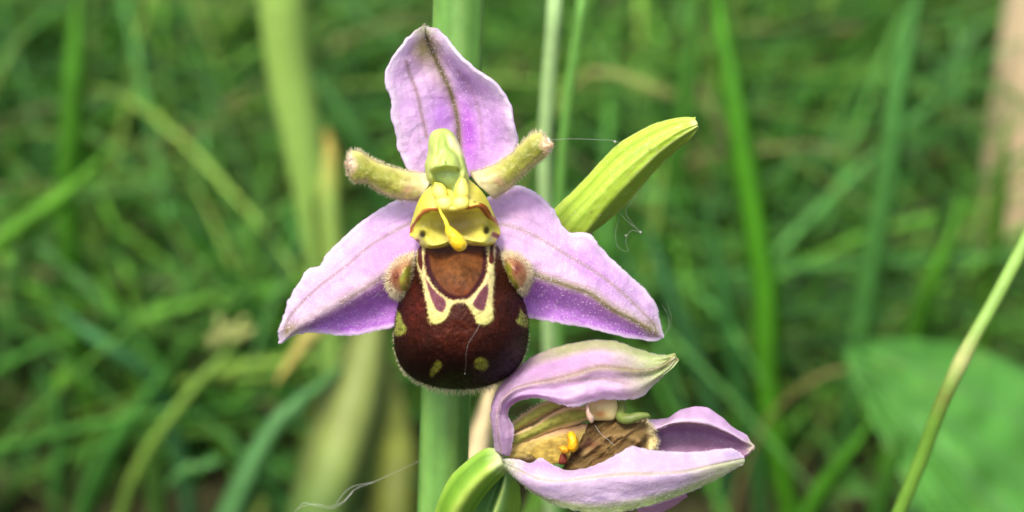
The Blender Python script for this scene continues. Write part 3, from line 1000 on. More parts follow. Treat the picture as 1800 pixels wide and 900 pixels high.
# right lateral
RL_T = [(850, 350, -0.4), (872, 338, -0.4), (891, 328, -0.5), (920, 328, -0.6), (950, 344, -0.7), (974, 370, -0.8), (989, 396, -0.8), (1004, 410, -0.7), (1020, 408, -0.5), (1034, 411, -0.5), (1060, 440, -0.6), (1100, 478, -0.8), (1138, 514, -1.1), (1155, 540, -1.4), (1160, 568, -1.7), (1167, 593, -2.0)]
RL_U = [(850, 392, 0.2), (900, 398, 0.3), (950, 420, 0.3), (1000, 450, 0.3), (1050, 480, 0.2), (1100, 520, -0.2), (1140, 560, -1.0), (1167, 593, -2.0)]
RL_M = [(855, 430, 0.9), (900, 460, 1.0), (945, 482, 1.0), (990, 498, 0.9), (1033, 512, 0.7), (1075, 540, 0.4), (1110, 558, 0.0), (1142, 578, -0.9), (1167, 593, -2.0)]
RL_D = [(865, 500, -0.7), (910, 518, -0.7), (960, 532, -0.7), (1010, 545, -0.7), (1060, 562, -0.8), (1110, 580, -1.0), (1145, 592, -1.5), (1167, 593, -2.0)]
RL_B = [(880, 540, -0.8), (925, 557, -0.8), (965, 565, -0.8), (1010, 572, -0.9), (1050, 580, -0.9), (1092, 591, -1.1), (1130, 597, -1.4), (1153, 599, -1.7), (1167, 593, -2.0)]


def right_colour(X, Y, S, T):
    C = lilac(X, Y, 61)
    C = mixc(C, (186, 150, 186), np.clip(np.cos(S * 21 + 1.7 * fbm(T * 5, S * 2.5, 7)) - 0.84, 0, 1) * 2.4 * np.clip(fbm(T * 6, S * 6, 19) + 0.7, 0, 1))
    low = in_poly(X, Y, [(860, 460), (940, 492), (1035, 522), (1100, 562), (1167, 594), (1120, 610), (900, 575)], 4)
    C = mixc(C, (198, 122, 228), low * 0.7)
    C = mixc(C, (176, 84, 212), low * bell(dist_line(X, Y, [(940, 556), (1000, 565), (1060, 576), (1130, 592)]), 4.5) * np.clip(0.5 + 1.2 * fbm(X / 8, Y / 5, 6), 0, 1) * 0.85)
    C = mixc(C, (204, 142, 226), blob(X, Y, 1030, 465, 70, 16, 0.65) * 0.6)
    C = mixc(C, (222, 178, 220), blob(X, Y, 920, 390, 40, 40) * 0.5)
    C = mixc(C, (190, 182, 140), bell(dist_line(X, Y, RL_M), 9) * 0.6)
    C = mixc(C, (146, 142, 88), bell(dist_line(X, Y, [(860, 436), (900, 462), (945, 484), (990, 500), (1033, 514), (1075, 543), (1110, 561), (1142, 580)]), 3.4) * 0.8)
    C = mixc(C, (184, 160, 160), bell(dist_line(X, Y, RL_U), 3.4) * 0.75)
    C = mixc(C, (176, 164, 104), blob(X, Y, 1150, 580, 18, 12, 0.7) * 0.7)
    ed = np.minimum(dist_line(X, Y, RL_T), dist_line(X, Y, RL_B))
    C = mixc(C, (242, 228, 246), np.clip(1.15 - ed / 9, 0, 1) * 0.9)
    return C


o, G, V = sheet('sepal', [RL_T, RL_U, RL_M, RL_D, RL_B], [-1, -0.45, 0.1, 0.6, 1], 70, 110, right_colour, M_PETAL, FLOWER, bump=wav(0.22, 51), ret=True, label='lilac sepal with a green fold, pointing down to the right', jit=2.0)
edge_papillae('papillae', V, o, 260, 0.07, rad=0.014, seed=9)
wt = 0.25 + blob(G[..., 0], G[..., 1], 930, 430, 60, 50)
face_papillae('papillae', V, o, 2200, 0.032, wt, seed=10)


# --- the two short hairy petals
def petal(top, mid, bot, seed, tip):
    def colour(X, Y, S, T):
        C = np.tile([158., 160, 72], X.shape + (1,))
        C = mixc(C, (118, 126, 40), bell(S, 0.5) * np.clip((T - 0.35) / 0.3, 0, 1) * 0.75)
        C = mixc(C, (206, 200, 130), np.clip((np.abs(S) - 0.55) / 0.4, 0, 1) * 0.8)
        C = mixc(C, (222, 206, 176), np.clip((0.36 - T) / 0.3, 0, 1) * 0.75)
        C = mixc(C, (190, 130, 130), blob(S, T, 0.3, 0.22, 0.4, 0.05) * 0.5)
        C = mixc(C, (246, 230, 216), np.clip((T - 0.84) / 0.08, 0, 1) * 0.95)
        return C * (1 + 0.1 * fbm(X / 7, Y / 7, seed))[..., None]
    o, G, V = sheet('petal', [top, mid, bot], [-1, 0, 1], 26, 60, colour, M_FLESH, FLOWER, bump=lambda X, Y, S, T: 0.8 * np.sqrt(np.clip(1 - S * S, 0, 1)) + 0.08 * fbm(X / 9, Y / 9, seed), jit=1.5, thick=0.5, ret=True)
    edge_papillae('hair', V, o, 300, 0.27, M_HAIR_PALE, rad=0.013, seed=seed)
    r = np.random.default_rng(seed)
    n = grid_normals(V)
    i = np.concatenate([r.integers(50, 60, 260), r.integers(10, 60, 220)])
    k = r.integers(0, 26, 480)
    ax = V[-1, 13] - V[30, 13]
    ax = ax / np.linalg.norm(ax)
    D = n[i, k] * 0.8 + ax * np.where(i > 49, 0.9, 0.1)[:, None] + 0.5 * r.normal(size=(480, 3))
    Vh, Fh = hairs(V[i, k], D, np.where(i > 49, 0.24, 0.13), 0.012, 0.5, 2, seed + 1)
    h = link_mesh('hair', Vh, Fh, M_HAIR_PINK, ORCHID, o)
    h['kind'] = 'stuff'


petal([(760, 306, 1.6), (716, 300, 1.6), (676, 289, 1.8), (648, 275, 2.0), (630, 265, 2.2), (618, 265, 2.2), (609, 288, 2.2)],
      [(752, 330, 1.7), (705, 324, 1.8), (665, 312, 2.0), (635, 296, 2.2), (609, 288, 2.2)],
      [(742, 353, 1.6), (702, 350, 1.6), (667, 337, 1.8), (640, 321, 2.0), (620, 318, 2.2), (611, 305, 2.2), (609, 288, 2.2)], 71, None)
petal([(826, 304, 1.6), (866, 290, 1.6), (900, 268, 1.9), (920, 248, 2.2), (935, 235, 2.4), (950, 232, 2.5), (969, 255, 2.5)],
      [(842, 326, 1.7), (882, 308, 1.8), (915, 282, 2.1), (942, 260, 2.4), (969, 255, 2.5)],
      [(868, 350, 1.6), (892, 334, 1.6), (917, 309, 1.9), (941, 288, 2.2), (962, 271, 2.4), (969, 255, 2.5)], 83, None)


# --- column with its hood, pollen sacs and the dangling pollinium
def column_colour(X, Y, R):
    C = np.tile([188., 204, 110], X.shape + (1,))
    C = mixc(C, (216, 222, 132), blob(X, Y, 755, 285, 9, 30) * 0.7)
    C = mixc(C, (250, 244, 176), in_poly(X, Y, [(785, 238), (795, 240), (812, 262), (816, 276), (802, 268), (790, 256)], 3))  # painted highlight on the hood's right facet
    C = mixc(C, (146, 178, 72), blob(X, Y, 780, 275, 16, 40) * 0.6)
    C = mixc(C, (168, 196, 128), in_poly(X, Y, [(760, 300), (785, 298), (806, 302), (808, 318), (798, 338), (784, 336), (770, 322)], 4) * 0.85)
    C = mixc(C, (70, 90, 40), blob(X, Y, 805, 299, 2.2, 3.0))
    return C


o = dome('column', [(746, 290), (752, 268), (753, 246), (759, 232), (771, 226), (785, 226), (796, 233), (805, 248), (814, 268), (821, 294), (824, 318), (812, 334), (799, 343), (786, 341), (770, 330), (752, 318), (748, 304)], 2.3, 3.4, column_colour, M_FLESH, FLOWER, nr=26, na=80, back=2.5, lopside=lambda X, Y: (Y - 285) * 0.014,
         bump=lambda X, Y, R: -0.9 * in_poly(X, Y, [(758, 302), (784, 296), (808, 302), (806, 322), (790, 340), (768, 326)], 5) - 0.3 * bell(dist_line(X, Y, [(784, 236), (790, 258), (803, 272), (812, 300)]), 4) + 0.3 * bell(dist_line(X, Y, [(770, 232), (764, 262), (758, 300)]), 6) + 0.06 * fbm(X / 9, Y / 9, 4))
for k, (ol, h, z) in enumerate([([(766, 323), (776, 325), (784, 338), (782, 350), (770, 350), (762, 340)], 0.5, 4.7), ([(803, 325), (812, 312), (820, 326), (821, 345), (811, 352), (802, 342)], 0.55, 4.8),
                                ([(768, 352), (780, 346), (792, 350), (793, 361), (784, 368), (771, 364)], 0.4, 5.0), ([(797, 352), (808, 346), (820, 350), (821, 361), (810, 367), (798, 364)], 0.4, 5.0)]):
    mx_, my_ = np.mean(ol, axis=0)
    ol = [(mx_ + 1.28 * (x - mx_), my_ + 1.2 * (y - my_)) for x, y in ol]
    dome('pollen_sac', ol, h * 0.8, z, lambda X, Y, R: mixc(np.tile([240., 224, 92], X.shape + (1,)), (250, 244, 150), np.clip(1 - R, 0, 1)), M_FLESH, FLOWER, nr=10, na=28, back=0.8)
# pollinium: stalk and pollen drop
P = resample(WZ([(772, 366, 5.9), (776, 376, 6.1), (782, 386, 6.3), (787, 398, 6.5), (792, 408, 6.6)]), 14)
V, F = tube(P, np.linspace(0.06, 0.17, 14), 8)
st = link_mesh('pollinium', V, F, M_GRAIN, ORCHID, FLOWER, np.tile([238., 214, 50], (len(V), 1)))
dome('pollinium', [(784, 394), (792, 398), (806, 408), (817, 420), (821, 432), (815, 440), (805, 442), (795, 435), (787, 420), (782, 404)], 0.75, 6.4, lambda X, Y, R: mixc(np.tile([250., 214, 44], X.shape + (1,)), (236, 176, 22), blob(X, Y, 800, 438, 12, 8) * 0.7), M_GRAIN, FLOWER, nr=14, na=40, back=0.7, label='hanging bright yellow pollen mass')


# --- side lobes of the lip
def lobe(outline, z0, seed, spot, gp):
    def colour(X, Y, R):
        C = np.tile([200., 170, 122], X.shape + (1,))
        C = mixc(C, (140, 78, 52), blob(X, Y, spot[0], spot[1], 15, 18) * 0.95)
        C = mixc(C, (92, 44, 30), blob(X, Y, spot[0], spot[1], 6, 7) * 0.9)
        C = mixc(C, (150, 152, 52), in_poly(X, Y, gp, 3))
        return C
    o, G, V = dome('side_lobe', outline, 2.8, 0.5, colour, M_FLESH, FLOWER, nr=16, na=48, back=1.6, ret=True)
    r = np.random.default_rng(seed)
    nr, na = V.shape[:2]
    cen = V[0].mean(0)
    n = 3800
    i = np.minimum((nr * 1.0 * r.random(n) ** 0.55).astype(int), nr - 1)
    k = r.integers(0, na, n)
    gx = in_poly(G[i, k, 0], G[i, k, 1], gp, 3)
    keep = r.random(n) > np.maximum(gx * 0.9, 0.97 * blob(G[i, k, 0], G[i, k, 1], spot[0], spot[1], 15, 17))
    i, k = i[keep], k[keep]
    p = V[i, k]
    out = p - (cen + FWD * 1.5)
    out /= np.maximum(np.linalg.norm(out, axis=1, keepdims=True), 1e-6)
    D = out + 0.35 * r.normal(size=p.shape)
    rad = np.clip(i / 16.0, 0, 1)
    outer = rad > 0.42
    for q, mt in ((outer, M_HAIR_PALE), (~outer, M_HAIR_TAN)):
        Vh, Fh = hairs(p[q], D[q], 0.17 + 0.30 * rad[q], 0.016, 0.4, 3, seed)
        h = link_mesh('hair', Vh, Fh, mt, ORCHID, o)
        h['kind'] = 'stuff'


lobe([(727, 446), (708, 452), (692, 463), (681, 480), (680, 500), (688, 514), (702, 524), (716, 520), (726, 492)], 0.4, 101, (697, 486), [(709, 474), (722, 466), (722, 490), (716, 512), (706, 508), (702, 494)])
lobe([(880, 446), (898, 444), (916, 452), (930, 466), (933, 484), (928, 502), (918, 516), (906, 514), (892, 496), (882, 470)], 0.4, 103, (909, 472), [(885, 462), (896, 464), (902, 486), (912, 502), (906, 514), (892, 496)])


# --- the brown bee-like lip
def Zm(pts):
    return [(640 + x / 3.0, 400 + y / 3.0) for x, y in pts]


CREAM_L = Zm([(272, 60), (270, 110), (276, 190), (298, 270), (312, 335), (326, 400), (335, 450), (344, 500), (372, 511), (425, 491), (446, 465), (460, 425), (480, 402), (505, 396), (505, 382), (470, 380), (425, 362), (388, 328), (355, 285), (330, 240), (316, 190), (312, 60)])
CREAM_R = Zm([(700, 60), (694, 110), (690, 190), (688, 300), (681, 400), (680, 490), (650, 514), (612, 516), (588, 492), (574, 455), (548, 420), (525, 402), (503, 396), (503, 382), (540, 376), (580, 345), (612, 305), (638, 262), (650, 200), (656, 60)])
HOLE_L = Zm([(322, 258), (345, 298), (385, 346), (428, 388), (430, 418), (412, 446), (388, 438), (370, 410), (350, 360), (334, 310)])
HOLE_R = Zm([(648, 298), (655, 320), (643, 400), (630, 437), (597, 430), (574, 405), (590, 370), (620, 325)])
SLIT_L = Zm([(286, 60), (284, 120), (290, 205), (302, 225), (308, 205), (303, 130), (300, 60)])
SLIT_R = Zm([(668, 60), (664, 120), (667, 190), (676, 190), (682, 120), (684, 60)])
SHIELD = Zm([(316, 60), (320, 150), (336, 235), (372, 300), (415, 350), (460, 376), (500, 382), (550, 372), (590, 330), (622, 280), (642, 225), (650, 130), (656, 60)])
LIP_OUT = [(746, 424), (735, 436), (728, 458), (719, 486), (707, 514), (698, 545), (693, 582), (695, 618), (706, 645), (726, 664), (752, 676), (788, 683), (826, 683), (862, 677), (890, 664), (912, 643), (925, 614), (929, 580), (925, 545), (911, 506), (896, 474), (884, 448), (874, 430), (862, 424), (806, 420)]


def lip_colour(X, Y, R):
    n1 = fbm(X / 18, Y / 18, 5)
    n2 = vnoise(X / 2.6, Y / 2.6, 9)
    C = np.tile([54., 22, 13], X.shape + (1,))
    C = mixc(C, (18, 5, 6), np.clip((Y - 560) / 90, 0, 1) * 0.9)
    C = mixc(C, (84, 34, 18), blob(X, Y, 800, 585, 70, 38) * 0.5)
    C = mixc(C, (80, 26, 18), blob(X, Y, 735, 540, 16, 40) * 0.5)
    C = C * (1 + 0.25 * n1 + 0.16 * n2)[..., None]
    rag = 1.3 * n2 + 0.9 * vnoise(X / 1.3, Y / 1.3, 29)
    sh = in_poly(X + rag, Y + rag, SHIELD, 1.5)
    Cs = np.tile([90., 52, 24], X.shape + (1,))
    Cs = mixc(Cs, (118, 76, 40), blob(X, Y, 812, 470, 30, 26) * 0.8)
    Cs = mixc(Cs, (92, 42, 18), blob(X, Y, 806, 515, 36, 14) * 0.5)
    Cs = Cs * (1 + 0.18 * fbm(X / 7, Y / 7, 15))[..., None]
    rim = np.clip(1 - dist_line(X, Y, SHIELD[1:-1]) / 9.0, 0, 1) ** 0.6
    Cs = mixc(Cs, (46, 16, 24), np.clip(rim * 1.3, 0, 1))
    C = C * (1 - sh[..., None]) + Cs * sh[..., None]
    cream = (190, 180, 122)
    for P_ in (CREAM_L, CREAM_R):
        m = in_poly(X + rag * 1.4, Y - rag * 1.2, P_, 2.2)
        cc = np.tile(np.asarray(cream, float), X.shape + (1,)) * (1 + 0.07 * n2)[..., None]
        cc = mixc(cc, (180, 178, 98), np.clip((Y - 525) / 40, 0, 1) * 0.7)
        C = C * (1 - m[..., None]) + cc * m[..., None]
    for P_ in (HOLE_L, HOLE_R):
        C = mixc(C, (104, 60, 68), in_poly(X + rag * 0.6, Y, P_, 1.6))
    for P_ in (SLIT_L, SLIT_R):
        C = mixc(C, (70, 28, 22), in_poly(X, Y, P_, 1.0))
    g = (150, 156, 66)
    C = mixc(C, g, in_poly(X + rag, Y + rag, Zm([(168, 430), (192, 455), (205, 500), (226, 535), (214, 557), (172, 572), (140, 540), (150, 470)]), 1.8))
    C = mixc(C, g, in_poly(X + rag, Y + rag, Zm([(824, 425), (845, 455), (880, 480), (880, 525), (835, 522), (800, 492), (816, 470)]), 1.8))
    C = mixc(C, (116, 116, 40), in_poly(X + rag, Y + rag, Zm([(384, 700), (408, 712), (408, 740), (385, 765), (352, 790), (344, 775), (360, 735)]), 2.0))
    C = mixc(C, (116, 116, 40), in_poly(X + rag, Y + rag, Zm([(585, 705), (600, 688), (630, 686), (652, 700), (655, 735), (640, 752), (605, 752), (582, 735)]), 2.4))
    C = mixc(C, (176, 170, 132), np.clip((R - 0.992) / 0.02, 0, 1) * np.clip((Y - 560) / 90, 0, 1) * 0.6)
    return C


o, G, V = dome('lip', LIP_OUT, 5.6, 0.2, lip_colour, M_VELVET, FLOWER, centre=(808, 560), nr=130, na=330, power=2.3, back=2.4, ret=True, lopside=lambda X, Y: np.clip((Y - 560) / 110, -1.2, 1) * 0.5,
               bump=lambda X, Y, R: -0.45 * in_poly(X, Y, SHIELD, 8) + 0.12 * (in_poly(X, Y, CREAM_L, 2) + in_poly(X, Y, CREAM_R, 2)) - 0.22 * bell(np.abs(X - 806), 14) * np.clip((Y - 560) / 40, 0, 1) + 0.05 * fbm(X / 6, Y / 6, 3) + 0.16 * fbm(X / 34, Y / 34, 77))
LIP, LIP_V, LIP_G = o, V, G
# pale fringe below, short velvet over the dark part
r = np.random.default_rng(202)
ringi = 128
n = 2200
k = r.integers(0, 330, n)
yy = G[ringi, k, 1]
keep = r.random(n) < np.clip((yy - 560) / 110, 0.10, 1)
k = k[keep]
i = r.integers(124, 133, len(k))
p = V[i, k]
cen = WZ((808, 590, 0.5))
out = p - cen
out -= FWD * (out @ FWD)[:, None] * 0.9
out /= np.linalg.norm(out, axis=1, keepdims=True)
Vh, Fh = hairs(p, out + 0.35 * r.normal(size=p.shape), 0.18 + 0.30 * np.clip((G[i, k, 1] - 640) / 40, 0, 1), 0.018, 0.5, 3, 7)
h = link_mesh('hair', Vh, Fh, M_HAIR_PALE, ORCHID, o)
h['kind'] = 'stuff'
n = 9000
i = np.minimum((128 * np.sqrt(r.random(n))).astype(int), 127)
k = r.integers(0, 330, n)
x, y = G[i, k, 0], G[i, k, 1]
dark = 1 - 0.85 * np.maximum.reduce([in_poly(x, y, q_, 4) for q_ in (SHIELD, CREAM_L, CREAM_R)])
keep = r.random(n) < dark * np.clip((y - 440) / 60, 0, 1)
i, k = i[keep], k[keep]
p = V[i, k]
nn = grid_normals(V[:130])
ii = np.clip(i, 2, 127)
D = p - WZ((808, 570, 0.0))
D /= np.linalg.norm(D, axis=1, keepdims=True)
down = -UPV
Vh, Fh = hairs(p, D + 0.7 * down + 0.35 * r.normal(size=p.shape), 0.15, 0.010, 0.4, 2, 8)
h = link_mesh('hair', Vh, Fh, M_HAIR_DARK, ORCHID, o)
h['kind'] = 'stuff'

# ------------------------------------------------------------------ green bract behind the right sepal
B_T = [(905, 470, -5.5), (940, 408, -4.6), (978, 363, -4.0), (1010, 333, -3.6), (1046, 294, -3.2), (1084, 255, -2.8), (1120, 232, -2.4), (1160, 214, -2.0), (1194, 207, -1.6), (1212, 206, -1.4), (1220, 207, -1.3)]
B_C = [(920, 490, -4.6), (960, 436, -3.4), (1000, 388, -2.6), (1040, 345, -2.1), (1080, 303, -1.7), (1120, 270, -1.4), (1160, 244, -1.2), (1198, 224, -1.0), (1226, 216, -1.1)]
B_F = [(940, 505, -4.8), (990, 455, -3.6), (1030, 408, -2.8), (1066, 362, -2.2), (1100, 325, -1.8), (1130, 295, -1.5), (1166, 262, -1.3), (1200, 238, -1.1), (1226, 222, -1.1)]
B_B = [(960, 520, -6.2), (1010, 462, -5.2), (1042, 410, -4.6), (1072, 386, -4.2), (1100, 360, -3.8), (1130, 326, -3.2), (1160, 292, -2.8), (1192, 262, -2.2), (1212, 246, -1.8), (1222, 235, -1.4)]


def bract_colour(X, Y, S, T):
    C = np.tile([166., 196, 62], X.shape + (1,))
    C = mixc(C, (196, 214, 96), np.clip(fbm(S * 8, T * 3, 3) * 1.4, 0, 1) * 0.7)
    for s0 in (-0.62, -0.25, 0.05):
        C = mixc(C, (128, 164, 40), bell(S - s0, 0.06) * 0.6)
    C = mixc(C, (118, 152, 44), np.clip((S - 0.42) / 0.1, 0, 1) * 0.6)
    C = mixc(C, (208, 220, 140), bell(S - 0.40, 0.05) * np.clip((T - 0.5) * 4, 0, 1) * 0.8)
    C = mixc(C, (196, 212, 120), np.clip((np.abs(S) - 0.93) / 0.06, 0, 1) * 0.8)
    C = mixc(C, (120, 156, 44), np.clip((0.45 - T) / 0.3, 0, 1) * 0.5)
    for sx, sy, sr in ((1142, 262, 2.2), (1078, 312, 1.6), (1186, 236, 1.5), (1040, 372, 2.0), (1108, 318, 1.4)):
        C = mixc(C, (120, 116, 50), blob(X, Y, sx, sy, sr, sr * 1.4) * 0.8)
    C = mixc(C, (226, 228, 170), blob(X, Y, 1220, 216, 8, 6) * 0.8)
    return C


o, G, V = sheet('bract', [B_T, B_C, B_F, B_B], [-1, -0.2, 0.42, 1], 50, 100, bract_colour, M_GREEN, None, bump=lambda X, Y, S, T: 0.035 * np.cos(S * 14) + 0.05 * fbm(X / 9, Y / 9, 2), jit=1.0, thick=0.35, ret=True, label='narrow green bract behind the right sepal')
face_papillae('papillae', V, o, 260, 0.022, seed=15)

# ------------------------------------------------------------------ lower, wilting flower
def Zw(pts, dz=0.0):
    return [(720 + x / 2.813, 580 + y / 2.813, z + dz) for x, y, z in pts]


# ovary with its ribs carries the flower
path = Zw([(465, 640, 0.6), (420, 660, 0.4), (350, 715, -0.2), (290, 780, -1.0), (245, 850, -1.9), (215, 930, -3.0), (190, 1030, -5.0), (165, 1130, -7.5)])
P = resample(WZ(path), 60)
t = np.linspace(0, 1, 60)
rad = np.interp(t, [0, 0.06, 0.3, 0.6, 1.0], [0.55, 0.95, 1.15, 1.1, 0.9])
sd_ = 36
V, F = tube(P, rad, sd_)
ang = np.linspace(0, 2 * math.pi, sd_, endpoint=False)
V = V.reshape(60, sd_, 3)
ph = 3 * ang[None, :] + 2.2 * t[:, None] + 0.6
V = P[:, None] + (V - P[:, None]) * (1 + 0.19 * np.cos(ph) + 0.07 * np.cos(2 * ph))[..., None]
C = np.tile([130., 178, 56], (60, sd_, 1))
C = mixc(C, (182, 206, 96), np.clip(np.cos(ph), 0, 1) ** 2 * 0.8)  # rib highlights put into the colour
C = mixc(C, (96, 142, 40), np.clip(-np.cos(ph), 0, 1) * 0.6)
C = mixc(C, (206, 218, 170), np.clip(1 - t / 0.07, 0, 1)[:, None] * np.ones((1, sd_)))
WILT = link_mesh('wilted_flower', V.reshape(-1, 3), F, M_GREEN, ORCHID, None, C.reshape(-1, 3), label='lower flower, withering, on its ribbed green ovary')

# its green bract
sheet('bract', [Zw([(440, 690, -1.4), (380, 760, -1.6), (340, 830, -2.0), (310, 920, -2.6), (290, 1040, -4.0)]),
                Zw([(470, 690, -1.6), (430, 780, -2.6), (400, 860, -3.0), (380, 940, -3.6), (370, 1040, -5)]),
                Zw([(480, 700, -1.0), (465, 770, -0.7), (445, 840, -0.9), (425, 900, -1.2), (400, 1040, -3)]),
                Zw([(505, 720, -1.6), (540, 765, -2.0), (552, 830, -2.4), (552, 920, -3.0), (540, 1040, -5)])], [-1, -0.3, 0.25, 1], 34, 50,
      lambda X, Y, S, T: mixc(mixc(np.tile([104., 152, 84], X.shape + (1,)), (176, 200, 110), bell(S - 0.22, 0.14) * 0.9), (112, 150, 44), np.clip((S - 0.4) / 0.2, 0, 1) * 0.8), M_GREEN, None, thick=0.3, label='green bract under the wilting flower')  # pale band is a highlight painted along the ridge

U_O = Zw([(425, 600, 0.6), (412, 520, 1.2), (399, 420, 1.4), (420, 325, 1.2), (480, 240, 0.8), (560, 165, 0.2), (650, 112, -0.4), (770, 73, -0.8), (900, 51, -0.8), (1030, 60, -0.6), (1160, 103, -0.2), (1245, 122, 0.2), (1318, 126, 0.6)])
U_M = Zw([(455, 615, 1.6), (440, 520, 2.6), (434, 430, 3.0), (446, 365, 3.0), (500, 303, 3.0), (600, 266, 3.0), (720, 245, 3.1), (830, 215, 3.2), (930, 185, 3.0), (1060, 192, 2.6), (1170, 200, 2.0), (1255, 175, 1.3), (1320, 134, 0.7)])
U_I = Zw([(495, 628, 1.2), (508, 570, 1.6), (514, 510, 2.0), (510, 465, 2.0), (488, 430, 1.8), (488, 392, 1.8), (520, 362, 2.0), (580, 340, 2.6), (640, 338, 3.0), (720, 362, 3.3), (795, 381, 3.5), (880, 361, 3.2), (970, 345, 2.8), (1060, 346, 2.4), (1140, 333, 2.0), (1195, 288, 1.7), (1250, 232, 1.3), (1302, 178, 1.0), (1320, 138, 0.7)])


def wilt_up(X, Y, S, T):
    C = np.tile([228., 194, 228], X.shape + (1,))
    C = mixc(C, (226, 204, 232), np.clip(fbm(X / 20, Y / 20, 5), 0, 1) * 0.6)
    C = mixc(C, (200, 152, 210), np.clip(-fbm(X / 24, Y / 18, 8), 0, 1) * 0.6)
    C = mixc(C, (200, 148, 212), blob(X, Y, 960, 640, 50, 16, -0.25) * 0.5)
    C = mixc(C, (186, 110, 206), blob(X, Y, 912, 706, 26, 9, -0.4) * 0.8)
    C = mixc(C, (206, 212, 156), np.clip((-0.52 - S) / 0.25, 0, 1) * np.clip((T - 0.35) * 5, 0, 1) * 0.9)
    C = mixc(C, (192, 210, 138), np.clip((T - 0.70) / 0.2, 0, 1) * 0.9)
    C = mixc(C, (166, 158, 100), bell(S, 0.10) * np.clip(0.3 + 0.9 * T, 0, 1) * 0.8)
    C = mixc(C, (160, 126, 140), bell(S + 0.03, 0.04) * 0.5)
    C = mixc(C, (182, 156, 158), bell(dist_line(X, Y, [q[:2] for q in Zw([(700, 262, 0), (850, 245, 0), (960, 242, 0), (1080, 265, 0)])]), 3) * 0.6)
    C = mixc(C, (240, 228, 240), np.clip((S - 0.86) / 0.12, 0, 1) * 0.7)
    f = vnoise(X / 3, Y / 3, 13)
    return mixc(C, (244, 234, 246), np.clip(f - 0.3, 0, 1) * 0.5)


o, G, V = sheet('sepal', [U_O, U_M, U_I], [-1, 0, 1], 54, 130, wilt_up, M_PETAL, WILT, bump=lambda X, Y, S, T: 0.22 * np.cos(S * 9) * np.clip(T * 2, 0, 1) + 0.15 * fbm(X / 25, Y / 25, 4) + 0.03 * fbm(X / 7, Y / 7, 6), ret=True, jit=2.0, label='pale lilac sepal arching over the withered lip')
edge_papillae('papillae', V, o, 260, 0.07, rad=0.014, seed=21)
face_papillae('papillae', V, o, 700, 0.024, seed=22)

# right, cupped sepal behind
R_O = Zw([(1120, 470, -1.5), (1190, 442, -1.4), (1268, 437, -1.2), (1336, 396, -1.0), (1408, 380, -0.9), (1478, 386, -0.8), (1532, 422, -0.6), (1602, 482, -0.4), (1668, 520, -0.2), (1697, 562, 0)])
R_R = Zw([(1120, 500, 0.3), (1215, 492, 0.3), (1285, 466, 0.4), (1350, 456, 0.5), (1410, 458, 0.6), (1480, 470, 0.6), (1540, 492, 0.5), (1600, 520, 0.4), (1650, 550, 0.3), (1697, 570, 0)])
R_I = Zw([(1120, 560, -1.6), (1215, 530, -1.8), (1285, 510, -2.0), (1350, 505, -2.1), (1410, 506, -2.1), (1480, 516, -2.0), (1540, 534, -1.7), (1600, 556, -1.3), (1650, 574, -0.6), (1696, 580, 0)])
R_B = Zw([(1120, 640, -0.8), (1215, 640, -0.9), (1285, 642, -1.0), (1350, 645, -1.0), (1410, 645, -1.0), (1480, 645, -0.9), (1540, 640, -0.8), (1600, 634, -0.6), (1650, 622, -0.2), (1692, 590, 0)])


def wilt_right(X, Y, S, T):
    C = np.tile([224., 190, 226], X.shape + (1,))
    inside = np.clip((S + 0.32) / 0.06, 0, 1)
    C = mixc(C, (176, 134, 172), inside * 0.8)
    C = mixc(C, (190, 162, 196), inside * blob(X, Y, 1180, 778, 34, 14) * 0.7)
    C = mixc(C, (132, 112, 90), bell(S + 0.30, 0.045) * np.clip(1.4 - T, 0, 1))
    C = mixc(C, (236, 222, 240), bell(S + 0.42, 0.08) * 0.5)
    C = mixc(C, (214, 212, 172), np.clip((T - 0.92) / 0.06, 0, 1) * 0.7)
    return C * (1 + 0.05 * fbm(X / 10, Y / 10, 3))[..., None]


o, G, V = sheet('sepal', [R_O, R_R, R_I, R_B], [-1, -0.33, 0.1, 1], 48, 80, wilt_right, M_PETAL, WILT, bump=wav(0.14, 77, 22), ret=True, jit=1.5, label='cupped sepal showing its purple hollow')
face_papillae('papillae', V, o, 500, 0.022, seed=24)

# lower sepal in front
L_T = Zw([(462, 640, 1.8), (530, 640, 2.6), (600, 656, 3.0), (648, 634, 3.2), (700, 664, 3.4), (760, 690, 3.6), (860, 686, 3.6), (960, 650, 3.2), (1030, 610, 2.8), (1100, 574, 2.4), (1170, 590, 2.2), (1280, 601, 2.0), (1400, 605, 1.8), (1520, 592, 1.4), (1605, 590, 1.1), (1652, 622, 0.9)])
L_M = Zw([(468, 662, 1.8), (560, 705, 3.8), (640, 740, 4.6), (740, 748, 5.0), (900, 732, 5.0), (1050, 717, 4.6), (1200, 715, 4.0), (1350, 704, 3.2), (1500, 672, 2.2), (1600, 650, 1.4), (1656, 636, 0.9)])
L_L = Zw([(468, 672, 1.6), (540, 740, 3.4), (640, 800, 4.2), (760, 830, 4.6), (900, 840, 4.6), (1050, 826, 4.2), (1200, 800, 3.5), (1350, 762, 2.8), (1500, 715, 1.9), (1600, 680, 1.2), (1658, 648, 0.9)])
L_B = Zw([(466, 684, 0.8), (520, 732, 1.9), (582, 790, 2.9), (650, 832, 3.5), (722, 866, 3.9), (800, 888, 4.1), (910, 906, 4.1), (1050, 900, 3.7), (1160, 876, 3.1), (1300, 832, 2.4), (1450, 772, 1.6), (1560, 715, 1.1), (1655, 660, 0.8)])


